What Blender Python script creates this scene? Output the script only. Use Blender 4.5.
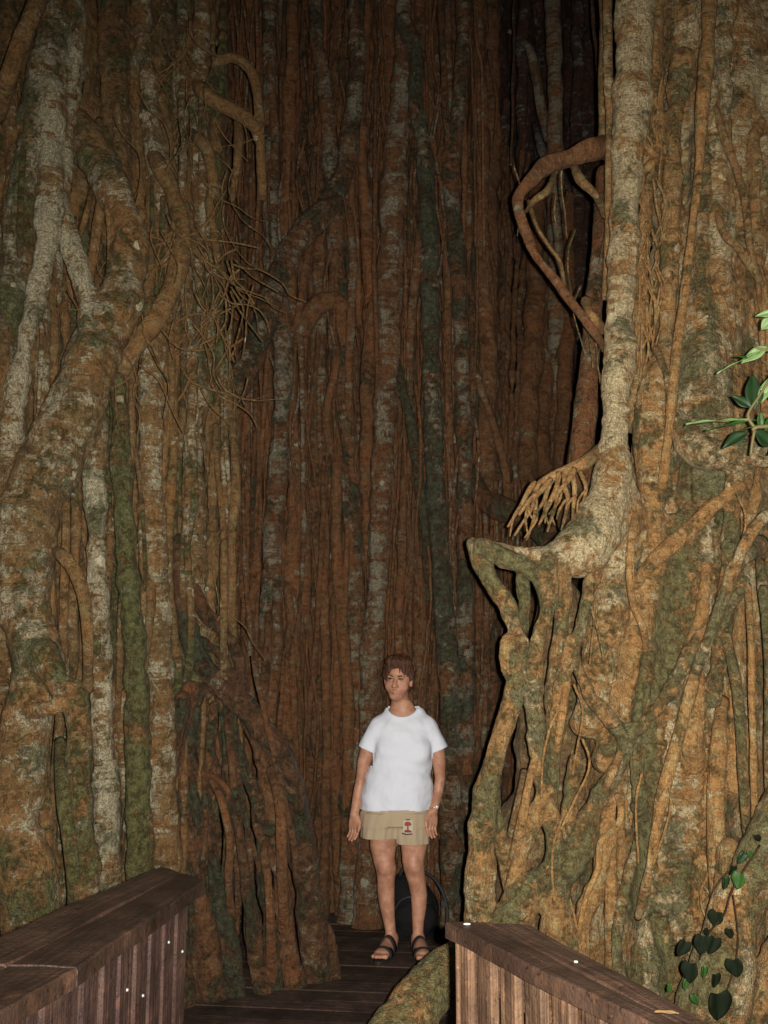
import bpy, bmesh, math, random
import numpy as np
from mathutils import Vector

# ------------------------------------------------------------------ camera, world, light
S = bpy.context.scene
for o in list(bpy.data.objects): bpy.data.objects.remove(o)
COL = S.collection
FPX = 995.0
PITCH = math.radians(8.7)
CAM = Vector((0, 0, 1.6))
cam = bpy.data.cameras.new('camera'); camo = bpy.data.objects.new('camera', cam); COL.objects.link(camo)
cam.sensor_fit = 'VERTICAL'; cam.sensor_height = 36.0; cam.sensor_width = 27.0
cam.lens = FPX / 1024 * 36.0; cam.clip_start = 0.05; cam.clip_end = 500
camo.location = CAM; camo.rotation_euler = (math.pi / 2 + PITCH, 0, 0)
S.camera = camo

W = bpy.data.worlds.new('World'); S.world = W; W.use_nodes = True
wn = W.node_tree; bg = wn.nodes['Background']
sky = wn.nodes.new('ShaderNodeTexSky'); sky.sky_type = 'NISHITA'; sky.sun_disc = False
sky.sun_elevation = math.radians(4); sky.sun_rotation = math.radians(200)
wn.links.new(sky.outputs[0], bg.inputs[0]); bg.inputs[1].default_value = 0.005

# the photo is lit by the camera's own flash, held to the right of the lens
fl = bpy.data.lights.new('camera_flash', 'SPOT'); flo = bpy.data.objects.new('camera_flash', fl); COL.objects.link(flo)
fl.energy = 1420; fl.color = (1.0, 0.93, 0.82); fl.shadow_soft_size = 0.012
fl.spot_size = math.radians(100); fl.spot_blend = 1.0
flo.location = CAM + Vector((0.048, 0.0, 0.015))
flo.rotation_euler = (math.pi / 2 + PITCH - math.radians(6.5), 0, math.radians(-4))

S.view_settings.view_transform = 'Standard'; S.view_settings.look = 'None'
S.view_settings.exposure = 0.0; S.view_settings.gamma = 1.0
S.view_settings.use_curve_mapping = False
S.cycles.max_bounces = 4

# ------------------------------------------------------------------ helpers
cp, sp = math.cos(PITCH), math.sin(PITCH)
def ray(x, y):
    a, b = x - 384.0, 512.0 - y
    return np.array([a, FPX * cp - b * sp, FPX * sp + b * cp])
def at(x, y, D):                       # pixel + horizontal distance -> world
    d = ray(x, y); k = D / d[1]
    return np.array([0, 0, 1.6]) + d * k
def atz(x, y, z):                      # pixel + height -> world
    d = ray(x, y); k = (z - 1.6) / d[2]
    return np.array([0, 0, 1.6]) + d * k
def pxm(p):                            # metres per pixel at a world point
    return (p[1] * cp + (p[2] - 1.6) * sp) / FPX

def _hash(i, j, k, s):
    n = (i * 73856093) ^ (j * 19349663) ^ (k * 83492791) ^ (s * 2654435761 & 0x7fffffff)
    n = (n ^ (n >> 13)) * 1274126177 & 0x7fffffff
    n = (n ^ (n >> 15)) * 668265263 & 0x7fffffff
    return (n & 0xffff) / 65535.0
def vnoise(P, seed=0):                 # P (n,3) -> -1..1
    P = np.asarray(P, dtype=np.float64)
    I = np.floor(P).astype(np.int64); f = P - I; f = f * f * (3 - 2 * f)
    r = 0
    for a in (0, 1):
        wa = f[:, 0] if a else 1 - f[:, 0]
        for b in (0, 1):
            wb = f[:, 1] if b else 1 - f[:, 1]
            for c in (0, 1):
                wc = f[:, 2] if c else 1 - f[:, 2]
                r = r + wa * wb * wc * _hash(I[:, 0] + a, I[:, 1] + b, I[:, 2] + c, seed)
    return r * 2 - 1

def tag(o, label=None, cat=None, group=None, kind=None):
    if label: o['label'] = label
    if cat: o['category'] = cat
    if group: o['group'] = group
    if kind: o['kind'] = kind
    return o
def empty(name, loc, label, cat, group=None):
    o = bpy.data.objects.new(name, None); COL.objects.link(o); o.location = loc
    return tag(o, label, cat, group)
def link(name, me, mat, parent=None, loc=None):
    o = bpy.data.objects.new(name, me); COL.objects.link(o)
    if mat: me.materials.append(mat)
    if parent is not None:
        o.parent = parent
        if loc is None:                # verts are in world coordinates -> move into the parent's frame
            L = parent.matrix_basis.translation if parent.parent is None else None
            base = parent
            tot = Vector((0, 0, 0))
            while base is not None:
                tot += base.matrix_basis.translation; base = base.parent
            n = len(me.vertices); co = np.empty(n * 3); me.vertices.foreach_get('co', co)
            co = co.reshape(-1, 3) - np.array(tot); me.vertices.foreach_set('co', co.ravel())
    me.update()
    return o
def mesh_np(name, V, F, smooth=True, attrs=None):
    me = bpy.data.meshes.new(name)
    V = np.asarray(V, dtype=np.float32)
    if isinstance(F, np.ndarray):
        k = F.shape[1]; n = len(F)
        me.vertices.add(len(V)); me.vertices.foreach_set('co', V.ravel())
        me.loops.add(n * k); me.loops.foreach_set('vertex_index', F.astype(np.int32).ravel())
        me.polygons.add(n); me.polygons.foreach_set('loop_start', np.arange(0, n * k, k, dtype=np.int32))
        me.polygons.foreach_set('loop_total', np.full(n, k, dtype=np.int32))
    else:
        me.from_pydata([tuple(map(float, v)) for v in V], [], F)
    me.update(calc_edges=True)
    me.validate()
    if smooth: me.polygons.foreach_set('use_smooth', np.ones(len(me.polygons), dtype=bool))
    if attrs:
        for k, v in attrs.items():
            v = np.asarray(v, dtype=np.float32)
            if v.ndim == 1:
                a = me.attributes.new(k, 'FLOAT', 'POINT'); a.data.foreach_set('value', v)
            else:
                c = np.ones((len(v), 4), dtype=np.float32); c[:, :3] = v
                a = me.attributes.new(k, 'FLOAT_COLOR', 'POINT'); a.data.foreach_set('color', c.ravel())
    return me

def spline(pts, step):
    """pts (n,k) -> Catmull-Rom resample about every `step` (distance in the first three columns)"""
    P = np.asarray(pts, dtype=float)
    if len(P) == 2: P = np.array([P[0], (P[0] + P[1]) / 2, P[1]])
    Q = np.vstack([2 * P[0] - P[1], P, 2 * P[-1] - P[-2]])
    out = []
    for i in range(1, len(Q) - 2):
        p0, p1, p2, p3 = Q[i - 1], Q[i], Q[i + 1], Q[i + 2]
        n = max(1, int(np.ceil(np.linalg.norm((p2 - p1)[:3]) / step)))
        for t in np.arange(n) / n:
            out.append(0.5 * (2 * p1 + (p2 - p0) * t + (2 * p0 - 5 * p1 + 4 * p2 - p3) * t * t + (3 * p1 - p0 - 3 * p2 + p3) * t ** 3))
    out.append(P[-1])
    O = np.array(out)
    if O.shape[1] > 3: O[:, 3] = np.maximum(O[:, 3], 1e-4)
    return O

class SDF:
    def __init__(s, lo, hi, h):
        s.lo = np.array(lo, float); s.h = h
        s.n = np.ceil((np.array(hi) - s.lo) / h).astype(int) + 1
        s.F = np.full(s.n, 0.5, dtype=np.float32)
        s.A = np.zeros(s.n, dtype=np.float32)         # distance along the nearest root
        s.I = np.zeros(s.n, dtype=np.int16); s.props = [(0.2, 0.3, 0.5)]
    def win(s, lo, hi):
        a = np.clip(np.floor((np.array(lo) - s.lo) / s.h).astype(int), 0, s.n)
        b = np.clip(np.ceil((np.array(hi) - s.lo) / s.h).astype(int) + 1, 0, s.n)
        return a, b
    def grid(s, a, b):
        return [(s.lo[i] + s.h * np.arange(a[i], b[i])).astype(np.float32).reshape([-1 if j == i else 1 for j in range(3)]) for i in range(3)]
    def blend(s, sl, d, k, al=None, pid=None):
        G = s.F[sl]
        if k > 0:
            hh = np.maximum(k - np.abs(G - d), 0) / k
            r = np.minimum(G, d) - hh * hh * k * 0.25
        else: r = np.minimum(G, d)
        if al is not None:
            m = d < G
            s.A[sl][m] = al[m] if not np.isscalar(al) else al
            s.I[sl][m] = pid
        s.F[sl] = r
    def chain(s, P, k=0.03, prop=None):
        """P (n,4) world points with radius: a tapered limb, smoothly joined to what is there"""
        P = np.asarray(P, float); pad = P[:, 3].max() + max(k, 3 * s.h)
        a, b = s.win(P[:, :3].min(0) - pad, P[:, :3].max(0) + pad)
        if np.any(b - a < 2): return
        pid = 0
        if prop is not None: s.props.append(prop); pid = len(s.props) - 1
        D = np.full(b - a, 0.5, dtype=np.float32); AL = np.zeros(b - a, dtype=np.float32)
        acc = 0.0
        for p, q in zip(P[:-1], P[1:]):
            L = np.linalg.norm(q[:3] - p[:3])
            if L < 1e-6: continue
            pd = max(p[3], q[3]) + max(k, 3 * s.h)
            c, e = s.win(np.minimum(p[:3], q[:3]) - pd, np.maximum(p[:3], q[:3]) + pd)
            c = np.maximum(c, a); e = np.minimum(e, b)
            if np.any(e - c < 1): acc += L; continue
            X, Y, Z = s.grid(c, e); u = (q[:3] - p[:3]) / L
            t = np.clip(((X - p[0]) * u[0] + (Y - p[1]) * u[1] + (Z - p[2]) * u[2]) / L, 0, 1)
            d = np.sqrt((X - p[0] - t * L * u[0]) ** 2 + (Y - p[1] - t * L * u[1]) ** 2 + (Z - p[2] - t * L * u[2]) ** 2) - (p[3] + (q[3] - p[3]) * t)
            sl = tuple(slice(c[i] - a[i], e[i] - a[i]) for i in range(3))
            m = d < D[sl]
            D[sl][m] = d[m]; AL[sl][m] = (acc + t * L)[m]
            acc += L
        s.blend(tuple(slice(a[i], b[i]) for i in range(3)), D, k, AL, pid)
    def ell(s, c, r, k=0.01, prop=None, cut=False, rot=None):
        c = np.array(c, float); r = np.array(r, float); m = r.max() + max(k, 3 * s.h)
        a, b = s.win(c - m, c + m)
        if np.any(b - a < 1): return
        X, Y, Z = s.grid(a, b); X = X - c[0]; Y = Y - c[1]; Z = Z - c[2]
        if rot is not None:
            X, Y, Z = [rot[i][0] * X + rot[i][1] * Y + rot[i][2] * Z for i in range(3)]
        q = np.sqrt((X / r[0]) ** 2 + (Y / r[1]) ** 2 + (Z / r[2]) ** 2)
        q2 = np.sqrt((X / r[0] ** 2) ** 2 + (Y / r[1] ** 2) ** 2 + (Z / r[2] ** 2) ** 2) + 1e-6
        d = (q * (q - 1) / q2).astype(np.float32)
        sl = tuple(slice(a[i], b[i]) for i in range(3))
        if cut:
            G = s.F[sl]; d = -d
            hh = np.maximum(k - np.abs(G - d), 0) / max(k, 1e-6)
            s.F[sl] = np.maximum(G, d) + hh * hh * k * 0.25
            return
        pid = 0
        if prop is not None: s.props.append(prop); pid = len(s.props) - 1
        s.blend(sl, d, k, np.broadcast_to(Z + c[2], d.shape), pid)
    def loft(s, L, k=0.02, prop=None, noise=None):
        """L rows: z, cx, cy, a, b -> elliptical stack"""
        L = np.array(sorted(L), float)
        mx = L[:, 3:5].max() + 0.03
        a, b = s.win([L[:, 1].min() - mx, L[:, 2].min() - mx, L[0, 0] - 0.03], [L[:, 1].max() + mx, L[:, 2].max() + mx, L[-1, 0] + 0.03])
        X, Y, Z = s.grid(a, b); z = Z.ravel()
        f = [np.interp(z, L[:, 0], L[:, i]).astype(np.float32).reshape(1, 1, -1) for i in range(1, 5)]
        q = np.sqrt(((X - f[0]) / f[2]) ** 2 + ((Y - f[1]) / f[3]) ** 2)
        d = (q - 1) * np.minimum(f[2], f[3])
        if noise is not None: d = d + noise(X, Y, Z, f)
        d = np.maximum(d, np.maximum(L[0, 0] - Z, Z - L[-1, 0])).astype(np.float32)
        pid = 0
        if prop is not None: s.props.append(prop); pid = len(s.props) - 1
        s.blend(tuple(slice(a[i], b[i]) for i in range(3)), d, k, np.broadcast_to(Z, d.shape), pid)
    def mesh(s):
        F = s.F; ins = F < 0
        n = np.array(F.shape)
        cnt = np.zeros(n - 1, dtype=np.int8)
        for i in (0, 1):
            for j in (0, 1):
                for k in (0, 1):
                    cnt += ins[i:n[0] - 1 + i, j:n[1] - 1 + j, k:n[2] - 1 + k]
        act = (cnt > 0) & (cnt < 8)
        idx = np.argwhere(act)
        idm = np.full(n - 1, -1, dtype=np.int32); idm[act] = np.arange(len(idx))
        c = {}
        for i in (0, 1):
            for j in (0, 1):
                for k in (0, 1):
                    c[i, j, k] = F[idx[:, 0] + i, idx[:, 1] + j, idx[:, 2] + k]
        acc = np.zeros((len(idx), 3)); w = np.zeros(len(idx))
        for ax in range(3):
            o = [x for x in range(3) if x != ax]
            for u in (0, 1):
                for v in (0, 1):
                    k0 = [0, 0, 0]; k0[o[0]] = u; k0[o[1]] = v; k1 = list(k0); k1[ax] = 1
                    A, B = c[tuple(k0)], c[tuple(k1)]
                    m = (A < 0) != (B < 0)
                    t = A[m] / (A[m] - B[m])
                    pt = np.tile(np.array(k0, float), (m.sum(), 1)); pt[:, ax] += t
                    acc[m] += pt; w[m] += 1
        V = idx + acc / w[:, None]
        Q = []
        for ax in range(3):
            s0 = [slice(None)] * 3; s1 = [slice(None)] * 3
            s0[ax] = slice(0, n[ax] - 1); s1[ax] = slice(1, n[ax])
            a_, b_ = ins[tuple(s0)], ins[tuple(s1)]
            e = np.argwhere(a_ != b_)
            o = [x for x in range(3) if x != ax]
            ok = (e[:, o[0]] > 0) & (e[:, o[1]] > 0) & (e[:, o[0]] < n[o[0]] - 1) & (e[:, o[1]] < n[o[1]] - 1)
            e = e[ok]
            def cid(du, dv):
                f = e.copy(); f[:, o[0]] += du; f[:, o[1]] += dv
                return idm[f[:, 0], f[:, 1], f[:, 2]]
            q = np.stack([cid(-1, -1), cid(0, -1), cid(0, 0), cid(-1, 0)], 1)
            fl_ = a_[e[:, 0], e[:, 1], e[:, 2]]
            if ax == 1: fl_ = ~fl_
            q[~fl_] = q[~fl_][:, ::-1]
            Q.append(q)
        Q = np.vstack(Q); Q = Q[(Q >= 0).all(1)]
        ii = tuple(np.minimum(np.round(V).astype(int), n - 1).T)
        return V * s.h + s.lo, Q, s.A[ii], np.array(s.props)[s.I[ii]]

def vert_normals(V, Q):
    e1 = V[Q[:, 2]] - V[Q[:, 0]]; e2 = V[Q[:, 3]] - V[Q[:, 1]]
    N = np.cross(e1, e2); R = np.zeros_like(V)
    for i in range(4):
        for a in range(3): R[:, a] += np.bincount(Q[:, i], weights=N[:, a], minlength=len(V))
    return R / (np.linalg.norm(R, axis=1)[:, None] + 1e-9)

# ------------------------------------------------------------------ materials
def newmat(name):
    m = bpy.data.materials.new(name); m.use_nodes = True
    t = m.node_tree; b = t.nodes['Principled BSDF']
    return m, t, b
def N(t, kind, **kw):
    n = t.nodes.new(kind)
    for k, v in kw.items():
        if k in n.inputs.keys() if isinstance(k, str) else False: n.inputs[k].default_value = v
        else: setattr(n, k, v)
    return n
def noise(t, vec, scale, detail=5, rough=0.6, dist=0.0):
    n = t.nodes.new('ShaderNodeTexNoise'); n.inputs['Scale'].default_value = scale
    n.inputs['Detail'].default_value = detail; n.inputs['Roughness'].default_value = rough; n.inputs['Distortion'].default_value = dist
    if vec is not None: t.links.new(vec, n.inputs['Vector'])
    return n.outputs['Fac']
def math_(t, op, a, b=None, c=None, clamp=False):
    n = t.nodes.new('ShaderNodeMath'); n.operation = op; n.use_clamp = clamp
    for i, v in enumerate((a, b, c)):
        if v is None: continue
        if isinstance(v, (int, float)): n.inputs[i].default_value = v
        else: t.links.new(v, n.inputs[i])
    return n.outputs[0]
def mix(t, fac, a, b, mode='MIX'):
    n = t.nodes.new('ShaderNodeMix'); n.data_type = 'RGBA'; n.blend_type = mode
    for s, v in ((n.inputs[0], fac), (n.inputs[6], a), (n.inputs[7], b)):
        if isinstance(v, (int, float)): s.default_value = v
        elif isinstance(v, tuple): s.default_value = (*v, 1)
        else: t.links.new(v, s)
    return n.outputs[2]
def step_(t, v, lo, hi):
    n = t.nodes.new('ShaderNodeMapRange'); n.interpolation_type = 'SMOOTHSTEP'
    t.links.new(v, n.inputs[0]); n.inputs[1].default_value = lo; n.inputs[2].default_value = hi
    return n.outputs[0]
def bump(t, b, h, strength, dist):
    n = t.nodes.new('ShaderNodeBump'); n.inputs['Strength'].default_value = strength; n.inputs['Distance'].default_value = dist
    t.links.new(h, n.inputs['Height']); t.links.new(n.outputs[0], b.inputs['Normal'])

def bark(name, warm, dull, pale, moss, pscale=9.0, mscale=6.0, mbias=0.0):
    m, t, b = newmat(name)
    tc = t.nodes.new('ShaderNodeTexCoord').outputs['Object']
    at_ = t.nodes.new('ShaderNodeAttribute'); at_.attribute_name = 'bk'
    sep = t.nodes.new('ShaderNodeSeparateColor'); t.links.new(at_.outputs['Color'], sep.inputs[0])
    P_, M_, T_ = sep.outputs
    al = t.nodes.new('ShaderNodeAttribute'); al.attribute_name = 'along'
    sx = t.nodes.new('ShaderNodeSeparateXYZ'); t.links.new(tc, sx.inputs[0])
    cx = t.nodes.new('ShaderNodeCombineXYZ')
    t.links.new(math_(t, 'MULTIPLY', sx.outputs[0], 9.0), cx.inputs[0])
    t.links.new(math_(t, 'MULTIPLY', sx.outputs[1], 9.0), cx.inputs[1])
    t.links.new(math_(t, 'MULTIPLY', al.outputs['Fac'], 42.0), cx.inputs[2])
    ring = noise(t, cx.outputs[0], 1.0, 5, 0.65, 0.25)
    cx2 = t.nodes.new('ShaderNodeCombineXYZ')           # streaks that run along the root
    t.links.new(math_(t, 'MULTIPLY', sx.outputs[0], 42.0), cx2.inputs[0])
    t.links.new(math_(t, 'MULTIPLY', sx.outputs[1], 42.0), cx2.inputs[1])
    t.links.new(math_(t, 'MULTIPLY', al.outputs['Fac'], 4.0), cx2.inputs[2])
    streak = noise(t, cx2.outputs[0], 1.0, 4, 0.6, 0.2)
    big = noise(t, tc, 2.6, 5, 0.6, 0.3)
    mid = noise(t, tc, 17, 6, 0.68, 0.5)
    mid2 = noise(t, tc, 33, 5, 0.7, 0.3)
    fine = noise(t, tc, 75, 4, 0.75)
    col = mix(t, step_(t, big, 0.3, 0.7), warm, dull)
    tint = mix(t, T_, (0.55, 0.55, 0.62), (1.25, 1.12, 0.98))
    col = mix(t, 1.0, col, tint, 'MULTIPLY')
    ochre = tuple(w_ * k_ for w_, k_ in zip(warm, (1.05, 1.5, 1.75)))
    col = mix(t, math_(t, 'MULTIPLY', step_(t, mid, 0.48, 0.66), 0.6), col, ochre)
    col = mix(t, math_(t, 'MULTIPLY', step_(t, mid2, 0.54, 0.40), 0.6), col, mix(t, 1.0, col, (0.42, 0.42, 0.42), 'MULTIPLY'))
    col = mix(t, math_(t, 'MULTIPLY', step_(t, ring, 0.50, 0.38), 0.55), col, mix(t, 1.0, col, (0.5, 0.47, 0.45), 'MULTIPLY'))
    col = mix(t, math_(t, 'MULTIPLY', step_(t, streak, 0.5, 0.7), 0.4), col, mix(t, 1.0, col, (1.45, 1.35, 1.25), 'MULTIPLY'))
    # pale lichen, broken in bands across the root: where it grows (broad) and its own small ragged shape (fine)
    ph = noise(t, tc, pscale * 0.5, 3, 0.55, 0.2)
    pa = math_(t, 'ADD', ph, math_(t, 'MULTIPLY_ADD', P_, 0.37, -0.075))
    pb = math_(t, 'ADD', noise(t, tc, pscale * 2.6, 6, 0.7, 0.6), math_(t, 'MULTIPLY', math_(t, 'SUBTRACT', ring, 0.5), 0.9))
    pv = math_(t, 'ADD', math_(t, 'MULTIPLY', pa, 0.62), math_(t, 'MULTIPLY', pb, 0.55))
    pm = step_(t, pv, 0.64, 0.76)
    col = mix(t, math_(t, 'MULTIPLY', pm, 0.8), col, mix(t, step_(t, fine, .35, .65), tuple(c * 0.5 for c in pale), pale))
    # moss and algae
    mh = noise(t, tc, mscale * 0.5, 4, 0.6, 0.4)
    mb = noise(t, tc, mscale * 2.8, 6, 0.72, 0.7)
    mv = math_(t, 'ADD', math_(t, 'MULTIPLY', math_(t, 'ADD', mh, math_(t, 'MULTIPLY_ADD', M_, 0.34, -0.095 + mbias)), 0.62), math_(t, 'MULTIPLY', math_(t, 'ADD', mb, math_(t, 'MULTIPLY', math_(t, 'SUBTRACT', fine, .5), .5)), 0.5))
    mm = step_(t, mv, 0.615, 0.70)
    col = mix(t, math_(t, 'MULTIPLY', mm, 0.82), col, mix(t, step_(t, mid2, 0.35, 0.65), tuple(c * 0.4 for c in moss), tuple(min(1, c * 1.25) for c in moss)))
    # small spots of bright lichen
    vo = t.nodes.new('ShaderNodeTexVoronoi'); vo.inputs['Scale'].default_value = 9; vo.inputs['Randomness'].default_value = 1
    wv = t.nodes.new('ShaderNodeVectorMath'); wv.operation = 'ADD'; t.links.new(tc, wv.inputs[0])
    nn = t.nodes.new('ShaderNodeTexNoise'); nn.inputs['Scale'].default_value = 30; t.links.new(tc, nn.inputs['Vector'])
    ns = t.nodes.new('ShaderNodeVectorMath'); ns.operation = 'SCALE'; ns.inputs['Scale'].default_value = 0.05; t.links.new(nn.outputs['Color'], ns.inputs[0])
    t.links.new(ns.outputs[0], wv.inputs[1]); t.links.new(wv.outputs[0], vo.inputs['Vector'])
    rnd = t.nodes.new('ShaderNodeSeparateColor'); t.links.new(vo.outputs['Color'], rnd.inputs[0])
    spot = math_(t, 'MULTIPLY', math_(t, 'LESS_THAN', vo.outputs['Distance'], math_(t, 'MULTIPLY', rnd.outputs[1], 0.26)), math_(t, 'LESS_THAN', rnd.outputs[0], math_(t, 'ADD', 0.03, math_(t, 'MULTIPLY', P_, 0.12))))
    col = mix(t, math_(t, 'MULTIPLY', spot, 0.8), col, tuple(min(1, c * 1.15) for c in pale))
    grit = noise(t, tc, 150, 3, 0.8)
    gv = t.nodes.new('ShaderNodeMapRange'); t.links.new(grit, gv.inputs[0]); gv.inputs[1].default_value = .3; gv.inputs[2].default_value = .7; gv.inputs[3].default_value = .55; gv.inputs[4].default_value = 1.45
    gc = t.nodes.new('ShaderNodeCombineColor')
    for i in range(3): t.links.new(gv.outputs[0], gc.inputs[i])
    col = mix(t, 1.0, col, gc.outputs[0], 'MULTIPLY')
    spk = step_(t, noise(t, tc, 120, 3, 0.7), 0.56, 0.66)
    col = mix(t, math_(t, 'MULTIPLY', spk, 0.5), col, mix(t, 1.0, col, (0.35, 0.33, 0.3), 'MULTIPLY'))
    t.links.new(col, b.inputs['Base Color'])
    b.inputs['Roughness'].default_value = 0.55
    b.inputs['Specular IOR Level'].default_value = 0.35
    hh = math_(t, 'ADD', math_(t, 'MULTIPLY', ring, 0.5), math_(t, 'ADD', math_(t, 'MULTIPLY', streak, 0.8), math_(t, 'MULTIPLY', fine, 0.6)))
    hh = math_(t, 'ADD', hh, math_(t, 'ADD', math_(t, 'MULTIPLY', pm, 0.15), math_(t, 'MULTIPLY', mm, 0.35)))
    hh = math_(t, 'ADD', hh, math_(t, 'MULTIPLY', mid, 1.2))
    bump(t, b, math_(t, 'ADD', hh, math_(t, 'MULTIPLY', grit, .35)), 1.0, 0.020)
    return m
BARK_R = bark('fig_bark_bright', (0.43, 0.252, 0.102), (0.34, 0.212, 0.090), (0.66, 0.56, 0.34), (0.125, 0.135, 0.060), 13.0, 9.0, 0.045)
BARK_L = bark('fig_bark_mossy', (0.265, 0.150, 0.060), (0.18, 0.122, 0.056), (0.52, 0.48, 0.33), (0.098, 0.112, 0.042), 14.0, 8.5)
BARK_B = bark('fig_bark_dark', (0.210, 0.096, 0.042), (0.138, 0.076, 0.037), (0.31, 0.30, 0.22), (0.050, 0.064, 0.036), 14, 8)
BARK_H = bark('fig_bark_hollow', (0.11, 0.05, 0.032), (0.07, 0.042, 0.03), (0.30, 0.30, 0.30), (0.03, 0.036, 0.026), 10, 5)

def wood(name, c1, c2, axis, rough=0.6, spec=0.3):
    m, t, b = newmat(name)
    tc = t.nodes.new('ShaderNodeTexCoord').outputs['Object']
    at_ = t.nodes.new('ShaderNodeAttribute'); at_.attribute_name = 'grain'   # u across, v along, w random
    mp = t.nodes.new('ShaderNodeMapping'); mp.inputs['Scale'].default_value = (60, 2.2, 7)
    t.links.new(at_.outputs['Vector'], mp.inputs['Vector'])
    g = noise(t, mp.outputs[0], 1.0, 6, 0.65, 0.4)
    blot = noise(t, tc, 7, 5, 0.6)
    ws = t.nodes.new('ShaderNodeSeparateXYZ'); t.links.new(at_.outputs['Vector'], ws.inputs[0])
    col = mix(t, step_(t, g, 0.3, 0.7), c1, c2)
    col = mix(t, step_(t, blot, 0.35, 0.7), col, mix(t, 1.0, col, (0.45, 0.43, 0.42), 'MULTIPLY'))
    rr = math_(t, 'ADD', 0.72, math_(t, 'MULTIPLY', math_(t, 'FRACT', ws.outputs[2]), 0.6))
    cr = t.nodes.new('ShaderNodeCombineColor')
    for i in range(3): t.links.new(rr, cr.inputs[i])
    col = mix(t, 1.0, col, cr.outputs[0], 'MULTIPLY')
    col = mix(t, step_(t, noise(t, tc, 16, 6, .7), .52, .68), col, mix(t, 1.0, col, (1.7, 1.55, 1.35), 'MULTIPLY'))
    col = mix(t, step_(t, noise(t, tc, 38, 5, .75, .5), .56, .66), col, mix(t, 1.0, col, (.4, .38, .36), 'MULTIPLY'))
    li = step_(t, noise(t, tc, 55, 4, 0.7), 0.66, 0.72)
    col = mix(t, math_(t, 'MULTIPLY', li, 0.35), col, tuple(min(1, c * 3.2) for c in c1))
    t.links.new(col, b.inputs['Base Color'])
    b.inputs['Roughness'].default_value = rough; b.inputs['Specular IOR Level'].default_value = spec
    bump(t, b, math_(t, 'ADD', g, math_(t, 'MULTIPLY', noise(t, tc, 90, 3), 0.4)), 0.9, 0.010)
    return m
WOOD_CAP = wood('dark_wet_wood', (0.062, 0.036, 0.025), (0.034, 0.019, 0.013), 0, 0.5, 0.35)
WOOD_SLAT = wood('red_brown_wood', (0.062, 0.034, 0.026), (0.032, 0.016, 0.013), 2, 0.6, 0.3)
WOOD_TAN = wood('weathered_tan_wood', (0.14, 0.082, 0.046), (0.055, 0.028, 0.017), 2, 0.65, 0.25)
WOOD_DECK = wood('deck_wood', (0.072, 0.048, 0.038), (0.050, 0.032, 0.025), 0, 0.7, 0.25)

def simple(name, col, rough=0.6, spec=0.4, bscale=0, bstr=0.3, bdist=0.002, var=0.0, vscale=20, metal=0):
    m, t, b = newmat(name)
    tc = t.nodes.new('ShaderNodeTexCoord').outputs['Object']
    if var:
        c = mix(t, noise(t, tc, vscale, 4), tuple(x * (1 - var) for x in col), tuple(min(1, x * (1 + var)) for x in col))
        t.links.new(c, b.inputs['Base Color'])
    else: b.inputs['Base Color'].default_value = (*col, 1)
    b.inputs['Roughness'].default_value = rough; b.inputs['Specular IOR Level'].default_value = spec; b.inputs['Metallic'].default_value = metal
    if bscale: bump(t, b, noise(t, tc, bscale, 3), bstr, bdist)
    return m
SOIL = simple('dark_forest_soil', (0.035, 0.02, 0.013), 0.95, 0.1, 30, 0.8, 0.03, 0.4, 6)
METAL = simple('galvanised_screw', (0.55, 0.55, 0.55), 0.35, 0.5, metal=0.7)

# ------------------------------------------------------------------ boxes (boards) with grain
class Boards:
    def __init__(s): s.V = []; s.F = []; s.G = []
    def board(s, c, ex, ey, ez, hx, hy, hz, rnd=0.0, jit=0.0, bev=0.003):
        """long axis = ey; chamfered box with several loops along the length"""
        c, ex, ey, ez = [np.array(v, float) for v in (c, ex, ey, ez)]
        prof = [(-hx, -hz + bev), (-hx, hz - bev), (-hx + bev, hz), (hx - bev, hz), (hx, hz - bev), (hx, -hz + bev), (hx - bev, -hz), (-hx + bev, -hz)]
        n = max(2, int(hy * 2 / 0.12) + 1); base = len(s.V)
        for i in range(n):
            t = -hy + 2 * hy * i / (n - 1)
            wx = jit * math.sin(t * 5 + rnd * 40); wz = jit * math.sin(t * 3.1 + rnd * 17)
            for (a, b) in prof:
                s.V.append(c + ex * (a + wx) + ey * t + ez * (b + wz)); s.G.append((a + rnd * 3.1 + b, t + rnd * 7, rnd * 13.37))
        for i in range(n - 1):
            for j in range(8):
                k = (j + 1) % 8
                s.F.append((base + i * 8 + j, base + i * 8 + k, base + (i + 1) * 8 + k, base + (i + 1) * 8 + j))
        s.F.append(tuple(base + j for j in range(8))[::-1]); s.F.append(tuple(base + (n - 1) * 8 + j for j in range(8)))
    def build(s, name, mat, parent=None):
        me = bpy.data.meshes.new(name); me.from_pydata([tuple(v) for v in s.V], [], s.F)
        a = me.attributes.new('grain', 'FLOAT_VECTOR', 'POINT'); a.data.foreach_set('vector', np.array(s.G, dtype=np.float32).ravel())
        bm = bmesh.new(); bm.from_mesh(me); bmesh.ops.recalc_face_normals(bm, faces=bm.faces); bm.to_mesh(me); bm.free()
        return link(name, me, mat, parent)

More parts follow.
